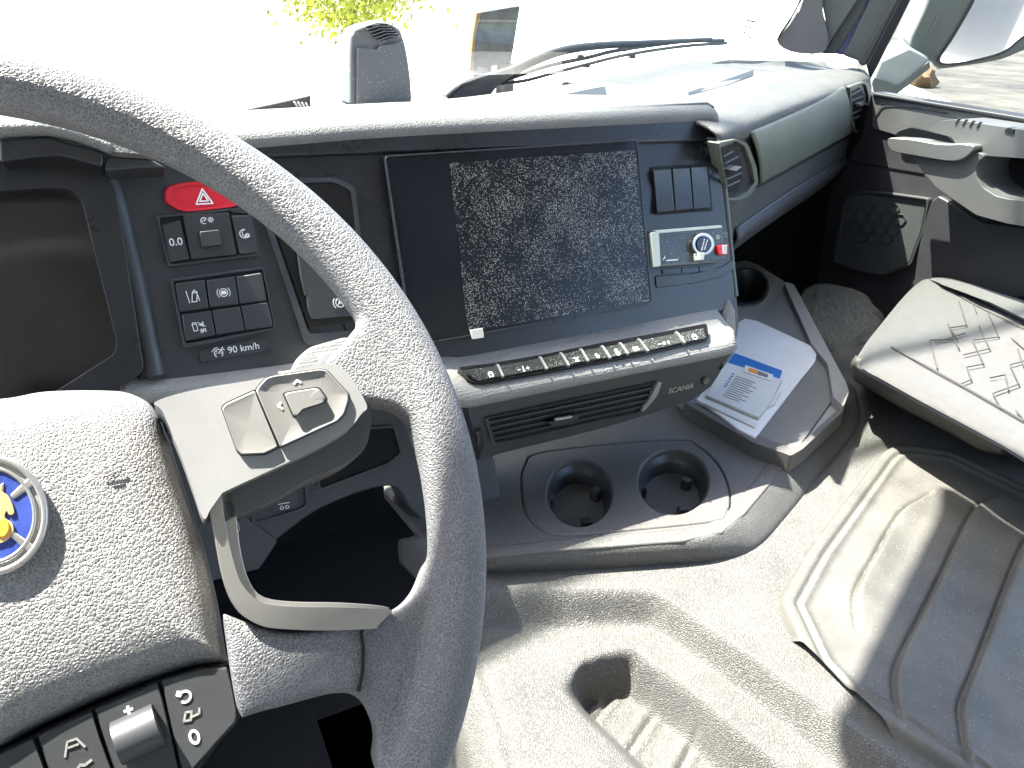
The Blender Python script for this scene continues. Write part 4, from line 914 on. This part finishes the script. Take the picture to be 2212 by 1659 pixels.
# ================================================================== PASSENGER SEAT
seat = root('passenger_seat', (1.1,.45,-.95), 'light grey fabric passenger seat cushion with stitched zigzag pattern', 'seat')
SZ = Hz(-.45)
cu_px = [tuple(p) for p in spline([(1850,792),(1868,748),(1905,700),(1950,645),(1982,614),(2005,603),(2040,612),(2100,640),(2212,690),(2380,770),(2460,860),(2440,1000),(2360,1080),(2250,1020),(2158,965),(2000,880),(1900,824)],5,True)]
cus = dome('cushion', cu_px, SZ, [(1.0,-.06),(1.005,-.03),(1.0,-.012),(.985,-.003),(.95,.003),(.85,.006),(.6,.004),(.3,.002)], 'seat', seat)
bo_px = [tuple(p) for p in spline([(2010,604),(2045,600),(2090,610),(2140,626),(2230,655),(2420,730),(2480,800),(2400,800),(2280,725),(2200,688),(2100,640),(2050,622)],4,True)]
dome('side_bolster', bo_px, SZ, [(1.0,-.06),(1.02,-.02),(1.0,.0),(.9,.012),(.6,.018)], 'seat', seat)
def crease(name, px, r=.0011, m='seatside', h=.0065):
    return tube(name, [SZ.at(x, y, h) for x, y in px], r, m, cus, 8)
crease('seam', [tuple(p) for p in spline(A23([(1350,590),(1500,670),(1700,780),(1900,890),(2212,1070)]),5)], .0015)
crease('seam', [tuple(p) for p in spline(A23([(1680,170),(1800,260),(1960,350),(2212,470)]),5)], .0015)
zz = [[(1790,290),(1840,450),(1730,465),(1780,540),(1600,545),(1650,730)],[(1720,440),(1790,600)],[(1640,560),(1830,500)],[(1880,310),(1905,370)],[(1980,370),(2050,525),(1880,545),(1950,700),(1840,720),(1870,800),(1800,830)],[(1920,450),(1990,600),(1820,640)],[(2080,420),(2212,480)],[(2130,530),(2212,600)],[(2170,600),(2212,720)],[(2212,680),(2120,705),(2180,830),(2010,890),(2060,980)],[(1990,790),(2090,770),(2110,870)],[(2160,1000),(2212,1060)]]
for q in zz: crease('stitching', A23(q), .0009)
sidel = A23([(1115,700),(1400,850),(1700,1000),(1960,1130),(2060,1190),(2095,1250)])
tb = A23([(1125,795),(1400,955),(1700,1110),(1900,1220),(1990,1255),(2092,1268)])
s1 = [SZ.at(x, y, -.012) for x, y in sidel]; s2 = [SZ.at(x, y, -.012) + V((.0,0,-.045)) for x, y in sidel]
loft('seat_skirt', [lift(s1,0,.012), [p+V((-.004,0,0)) for p in s1], [Hz(-.50).at(x, y) for x, y in tb]], 'seatpan', seat, n=50, sub=5, thick=.004)
sk = [Hz(-.50).at(x, y) for x, y in tb]
loft('seat_base', [sk, [p+V((.05,0,-.004)) for p in sk], [p+V((.12,0,-.05)) for p in sk], [p+V((.12,0,-.45)) for p in sk]], 'passlow', seat, n=40, sub=2, thick=.004)

# ================================================================== PASSENGER DOOR
door = root('passenger_door', (1.3,.7,-1.0), 'dark passenger door trim with silver pull lever, armrest pocket and round-patterned speaker', 'door')
slab('door_panel', [(1880,203),(2350,289),(2500,1500),(1650,1500),(1760,640),(1790,420),(1860,290)], DR, 0, -.05, 'door', door, .003)
slab('belt_trim', roundpoly(A13([(1228,620),(1300,600),(2400,810),(2400,1000),(1700,930),(1480,905),(1230,830)]),4), DR, .006, -.01, 'doorlight', door, .003)
slab('window_seal', A13([(1215,595),(1240,600),(2400,790),(2400,830),(1230,625)]), DR, .012, -.03, 'rubberseal', door, .003)
loft('belt_groove', [[DR.at(x, y, .0065) for x, y in A13([(1250,750),(1310,685),(1500,695),(1720,730)])],[DR.at(x, y, .0075) for x, y in A13([(1255,757),(1315,692),(1500,703),(1720,738)])]], 'hole', door, n=20, sub=1)
arm_px = A13([(1480,1005),(1590,1010),(1740,1045),(1850,1000),(1880,985),(1930,990),(1960,1012),(1912,1050),(1898,1090),(1905,1150),(1945,1215),(2030,1270),(2120,1292),(2400,1310),(2400,1500),(2100,1450),(1900,1395),(1760,1300),(1640,1215),(1560,1120)])
slab('armrest', roundpoly(arm_px,6), DR, .095, -.01, 'doorlight', door, .018, seg=5)
slab('armrest_top', roundpoly(A13([(1590,845),(1680,782),(1760,774),(2400,870),(2400,1040),(1965,1010),(1885,955),(1770,935),(1745,890)]),5), DR, .085, -.01, 'doorlight', door, .012, seg=5)
slab('pocket', roundpoly(A13([(1898,1080),(1960,1020),(2400,1040),(2400,1320),(2050,1280),(1940,1220),(1900,1150)]),6), DR, .012, 0, 'wheelgap', door, .001)
slab('handle_recess', roundpoly(A13([(1370,880),(1400,850),(1480,825),(1560,840),(1720,880),(1765,930),(1700,940),(1400,910)]),4), DR, .014, 0, 'gloss', door, .002)
lev = slab('door_lever', [tuple(p) for p in spline(A13([(1328,900),(1400,897),(1500,905),(1640,930),(1740,935),(1800,932),(1888,945),(1862,990),(1810,1030),(1740,1045),(1620,1030),(1480,1005),(1350,975)]),3,True)], DR, .105, .07, 'chrome', door, .008, seg=4)
slab('switch_cutout', roundpoly(A13([(2080,850),(2110,825),(2150,840),(2140,870)]),2), DR, .087, .07, 'hole', door, .0005)
for k in range(4): slab('top_slot', A13([(1760+46*k,800+8*k),(1785+46*k,765+8*k),(1790+46*k,768+8*k),(1766+46*k,804+8*k)]), DR, .087, .08, 'seatside', door, .0003)
spk = roundpoly(A13([(1040,1290),(1100,1232),(1350,1250),(1600,1285),(1560,1500),(1500,1660),(1480,1720),(1300,1790),(1130,1760),(960,1700)]),8)
frame('speaker_frame', spk, scale_px(spk,.93), DR, .010, -.002, 'door', door, .002)
sg = slab('speaker_grille', scale_px(spk,.925), DR, .005, -.002, 'passlow', door, .001)
for i in range(5):
    for j in range(5):
        cx_, cy_ = A13([(1110+j*84+(i%2)*42, 1330+i*68+j*8)])[0]
        if (cx_-A13([(1250,1420)])[0][0])**2+(cy_-A13([(1250,1420)])[0][1])**2 < 54**2:
            h6 = circ(cx_, cy_, 14.5, 13.5, 6, R(8)); frame('hexagon', h6, scale_px(h6,.86), DR, .0072, .004, 'door', sg, .0003)
slab('lower_strip', A13([(1090,1045),(1300,1075),(1560,1120),(1560,1128),(1300,1085),(1090,1055)]), DR, .002, -.002, 'hole', door, 0)
slab('map_pocket', [tuple(p) for p in spline(A13([(1610,1300),(1760,1330),(1950,1440),(2400,1520),(2400,1900),(1600,1900),(1500,1800)]),3,True)], DR, .01, -.01, 'door', door, .006)

# ================================================================== PILLAR, GLASS, SEALS
pil = root('windscreen_pillar', (1.36,1.14,-.15), 'grey windscreen pillar with cloth trim and a strip of blue door-frame paint', 'pillar')
def up(px, extra=-260):
    return px
slab('pillar_trim', [tuple(p) for p in spline(A13([(990,-700),(780,0),(740,80),(690,160),(610,262),(700,335),(900,345),(945,240),(905,0),(1000,-500)]),3,True)], PL, .03, -.01, 'pillar', pil, .004)
slab('inner_cover', A13([(1090,-700),(895,-20),(945,240),(900,345),(905,350),(1130,0),(1330,-400)]), PL, .015, -.03, 'jamb', pil, .004)
slab('door_frame', A13([(1330,-400),(1125,-10),(905,350),(1000,350),(1175,60),(1190,0),(1400,-420)]), PL, .0, -.04, 'passlow', pil, .003)
slab('paint_strip', A13([(1380,-400),(1185,0),(990,350),(1050,360),(1220,-5),(1420,-400)]), PL, -.006, -.05, 'bluepaint', pil, .003)
slab('door_jamb', A13([(1420,-420),(1212,0),(1035,360),(1130,395),(1230,440),(1400,-10),(1560,-420)]), PL, .002, -.05, 'jamb', pil, .006)
slab('glass_channel', A13([(1560,-420),(1375,0),(1130,395),(1160,430),(1190,420),(1410,0),(1590,-420)]), PL, .006, -.04, 'doorlight', pil, .003)
slab('window_seal', A13([(1610,-420),(1398,0),(1190,420),(1216,520),(1260,440),(1480,0),(1680,-420)]), PL, .016, -.04, 'rubberseal', pil, .005)

# windscreen
WS = [V((-1.25,.98,-.16)), V((-.6,1.18,-.16)), V((.2,1.285,-.16)), V((.9,1.285,-.16)), V((1.28,1.24,-.16)), V((1.40,1.17,-.16))]
ws_r = spline(WS, 8)
bm = bmesh.new(); g = []
for k in range(9):
    f = k/8; g.append([bm.verts.new(p+V((0,-.20*f,.95*f))) for p in ws_r])
for a in range(8):
    for i in range(len(ws_r)-1): bm.faces.new((g[a][i], g[a][i+1], g[a+1][i+1], g[a+1][i]))
wsr = root('windscreen', (.2,1.25,-.2), 'large clear windscreen in front of the dashboard with a black dotted border', 'windscreen')
wp_ = link('glass_pane', from_bm(bm,'pane'), M['glass'], wsr)
s_ = wp_.modifiers.new('solid','SOLIDIFY'); s_.thickness = .005
fb = A13([(790,-30),(735,70),(690,150),(612,262),(606,262),(640,200),(700,110),(745,30),(765,-30)])
slab('dotted_border', fb, PL, .034, .031, 'rubberseal', wsr, 0)

# sticker on the windscreen
WPn = Plane((1.0,1.22,0), (-.25,-1,0.2))
stk = root('windscreen_sticker', WPn.at(1610,60), 'white sticker with small printed code lines on the lower corner of the windscreen', 'sticker')
slab('sticker_sheet', A13([(280,120),(480,70),(520,240),(400,295),(270,230)]), WPn, .001, 0, 'glass', stk, 0)
for (x, y, w_, h_) in ((415,125,60,10),(395,145,70,6),(388,162,58,8),(405,185,45,6),(395,205,14,10),(420,200,40,5),(360,225,12,10),(392,222,10,10),(425,235,22,8),(375,250,8,14)):
    slab('print', A13([(x,y),(x+w_,y+w_*.22),(x+w_,y+w_*.22+h_),(x,y+h_)]), WPn, .0018, .0005, 'seatside', stk, 0)
for k in range(12):
    x = 290+(k%4)*10; y = 172+(k//4)*12
    if (k*7)%3: slab('print', A13([(x,y),(x+8,y+1),(x+8,y+8),(x,y+7)]), WPn, .0018, .0005, 'seatside', stk, 0)

# ================================================================== WIPER outside
wi = root('wiper', (.9,1.36,-.1), 'windscreen wiper arm and blade resting on the glass', 'wiper')
WI = Plane((.8,1.33,0), (-.1,-1,.2))
def wpt(pts): return [WI.at(x, y) for x, y in A12(pts)]
tube('wiper_arm', resample(spline(wpt([(680,640),(760,575),(900,525),(1080,470),(1270,385),(1450,325),(1680,295),(2000,278),(2400,255)]),5),50), lambda t: .011-.007*t, 'rubberseal', wi)
tube('wiper_blade', resample(spline(wpt([(1020,530),(1180,480),(1370,420),(1600,372),(1800,325),(2212,270),(2480,262)]),5),50), lambda t: .0035, 'rubberseal', wi)
tube('blade_rubber', resample(spline(wpt([(1030,545),(1200,520),(1350,480),(1580,420),(1850,355),(2212,300),(2500,280)]),5),50), lambda t: .003, 'seatside', wi)
for q in ((1590,425),(1885,365),(1550,370),(1830,320)):
    a = wpt([q])[0]; box('blade_clip', a, (.012,.008,.008), 'rubberseal', wi, .002)
slab('arm_base', roundpoly(A12([(690,640),(770,545),(900,500),(1110,440),(1130,480),(1010,560),(950,640)]),5), WI, .01, -.02, 'seatside', wi, .004)

cv = root('cowl_grille', WI.at(640,225), 'small dark wedge of the cowl seen through the glass behind the steering wheel rim', 'cowl')
slab('grille_body', A11([(1465,733),(1900,640),(2015,613),(2018,705),(1800,720)]), WI, 0, -.03, 'wood', cv, .003)
for k in range(4): slab('grille_rib', A11([(1900+26*k,660+k*3),(1910+26*k,655+k*3),(1935+22*k,690),(1925+22*k,694)]), WI, .004, -.004, 'ivory', cv, .001)

# ================================================================== DOOR MIRROR outside
mr_ = root('door_mirror', (2.0,1.5,-.1), 'large grey exterior mirror on a pale bracket outside the side window', 'mirror')
MP = Plane((1.75,1.30,0), (-.55,-.8,-.15), (.8,-.55,0))
slab('mirror_arm', roundpoly(A13([(1230,520),(1285,395),(1470,308),(1602,378),(1590,435),(1380,600),(1250,595)]),5), MP, .04, -.05, 'mirrorarm', mr_, .010, seg=4)
slab('arm_underside', roundpoly(A13([(1225,535),(1245,500),(1400,560),(1600,395),(1606,440),(1385,615),(1240,612)]),4), MP, .045, -.04, 'mirrorh', mr_, .006)
hs = slab('housing', [tuple(p) for p in spline(A13([(1590,0),(1700,-420),(2500,-700),(2900,-200),(2600,180),(2212,330),(2040,395),(1700,448),(1640,440),(1600,400),(1470,300)]),4,True)], MP, .02, -.10, 'mirrorh', mr_, .016, seg=4)
mg_px = [tuple(p) for p in spline(A13([(1672,395),(1690,345),(1760,240),(1870,50),(2080,-330),(2400,-500),(2700,-200),(2480,60),(2212,235),(2120,310),(2030,355),(1850,398),(1720,412)]),4,True)]
frame('glass_rim', scale_px(mg_px,1.05), mg_px, MP, .026, .015, 'rubberseal', mr_, .002)
slab('mirror_glass', mg_px, MP, .0225, .019, 'mirrorg', mr_, 0)
slab('mirror_marking', A13([(1655,95),(1665,92),(1640,160),(1605,215),(1600,210),(1630,150)]), MP, .0225, .019, 'jamb', mr_, 0)

# ================================================================== OUTSIDE
tag(slab('stone_slab', [(1900,215),(1927,206),(1965,182),(2055,218),(2051,232),(1990,250)], Hz(-2.0), 0, -.3, 'paper', None, .03), 'pale flat slab lying on the pavement just outside the door window', 'slab')
bm = bmesh.new(); bmesh.ops.create_icosphere(bm, subdivisions=3, radius=1); pc = Hz(GZ+.2).at(1987,174)
for v in bm.verts: v.co = pc+v.co*(.38+.18*noise.noise(v.co*1.7))
tag(link('rock', from_bm(bm,'rock'), M['rust']), 'small brown rock on the pavement behind the pale slab', 'rock')
# dark post seen through the windscreen
pr = root('signboard', (2.0,4.0,GZ), 'dark weathered board with rust-coloured edge standing beyond the windscreen', 'board')
BP = Plane((1.6,4.0,0), (-.2,-1,0))
slab('board', A12([(905,80),(1160,38),(1100,410),(985,430),(830,470),(850,240)]), BP, 0, -.06, 'wood', pr, .004)
slab('board_edge', A12([(878,84),(910,78),(872,235),(858,460),(832,468),(852,240)]), BP, .01, -.06, 'rust', pr, .004)
bb = BP.at(*A12([(930,430)])[0]); tube('post', [bb+V((0,.03,0)), V((bb.x,bb.y+.03,GZ))], .05, 'wood', pr)
bb = BP.at(*A12([(1080,415)])[0]); tube('post', [bb+V((0,.03,0)), V((bb.x,bb.y+.03,GZ))], .05, 'wood', pr)
# hedge
hg = root('shrub', (.4,9.0,GZ), 'yellow-green sunlit shrub beyond the windscreen', 'shrub')
bm = bmesh.new(); rr = random.Random(5)
HB = Plane((0,9.0,0), (0,-1,0))
pa = [HB.at(x, y) for x, y in [(560,-60),(640,5),(700,50),(760,85),(800,60),(850,10),(900,-60)]]
for i in range(9000):
    u_ = rr.random(); k = rr.randrange(len(pa)-1); q = pa[k].lerp(pa[k+1], rr.random())
    q = q+V((rr.gauss(0,.12), rr.gauss(0,.5), rr.gauss(0,.10)+abs(rr.gauss(0,.55))))
    s = .018+rr.random()*.03; n1 = V((rr.gauss(0,1),rr.gauss(0,1),rr.gauss(0,1))).normalized(); n2 = n1.orthogonal().normalized(); n3 = n1.cross(n2)
    vs4 = [bm.verts.new(q+n2*s), bm.verts.new(q+n3*s*.5), bm.verts.new(q-n2*s), bm.verts.new(q-n3*s*.5)]; bm.faces.new(vs4)
link('crown', from_bm(bm,'crown'), M['leaf'], hg, smooth=False)
tube('stem', [V((pa[3].x,9.0,GZ)), V((pa[3].x,9.0,GZ+.2)), V((pa[3].x,9.0,pa[3].z+.3))], .06, 'wood', hg)

# ================================================================== ROOF (unseen, edge and opening cut to place the shade) and rear
rf = root('shade_roof', (.2,.2,.62), 'unseen cab roof, front edge and opening cut to shape the sunlight', 'roof')

rp = [(-1.3,.50),(-.45,.54),(-.39,.575),(-.35,.600),(-.31,.613),(-.27,.617),(-.2,.624),(-.17,.632),(-.13,.645),(-.06,.665),(-.011,.69),(.033,.738),(.077,.756),(.382,.893),(.41,.91),(.436,.93),(.436,.5),(1.03,.45),(1.05,1.25),(1.45,1.2),(1.45,-1.2),(-1.3,-1.2)]
bm = bmesh.new(); add_prism(bm, [V((x,y,.65)) for x, y in rp], [V((x,y,.62)) for x, y in rp]); link('shade_panel', from_bm(bm,'roof'), M['lining'], rf)
rw_ = root('rear_wall', (0,-1.2,-.2), 'plain grey rear wall of the cab behind the seats', 'wall')
box('wall_panel', (.08,-1.2,-.2), (2.8,.04,1.7), 'lining', rw_)
ld = root('driver_door', (-1.3,0,-.6), 'dark driver door trim on the left of the cab', 'door')
box('door_panel', (-1.3,0,-.62), (.05,2.5,.9), 'door', ld)
box('window_pillar', (-1.3,-.8,.2), (.05,.8,.8), 'door', ld)
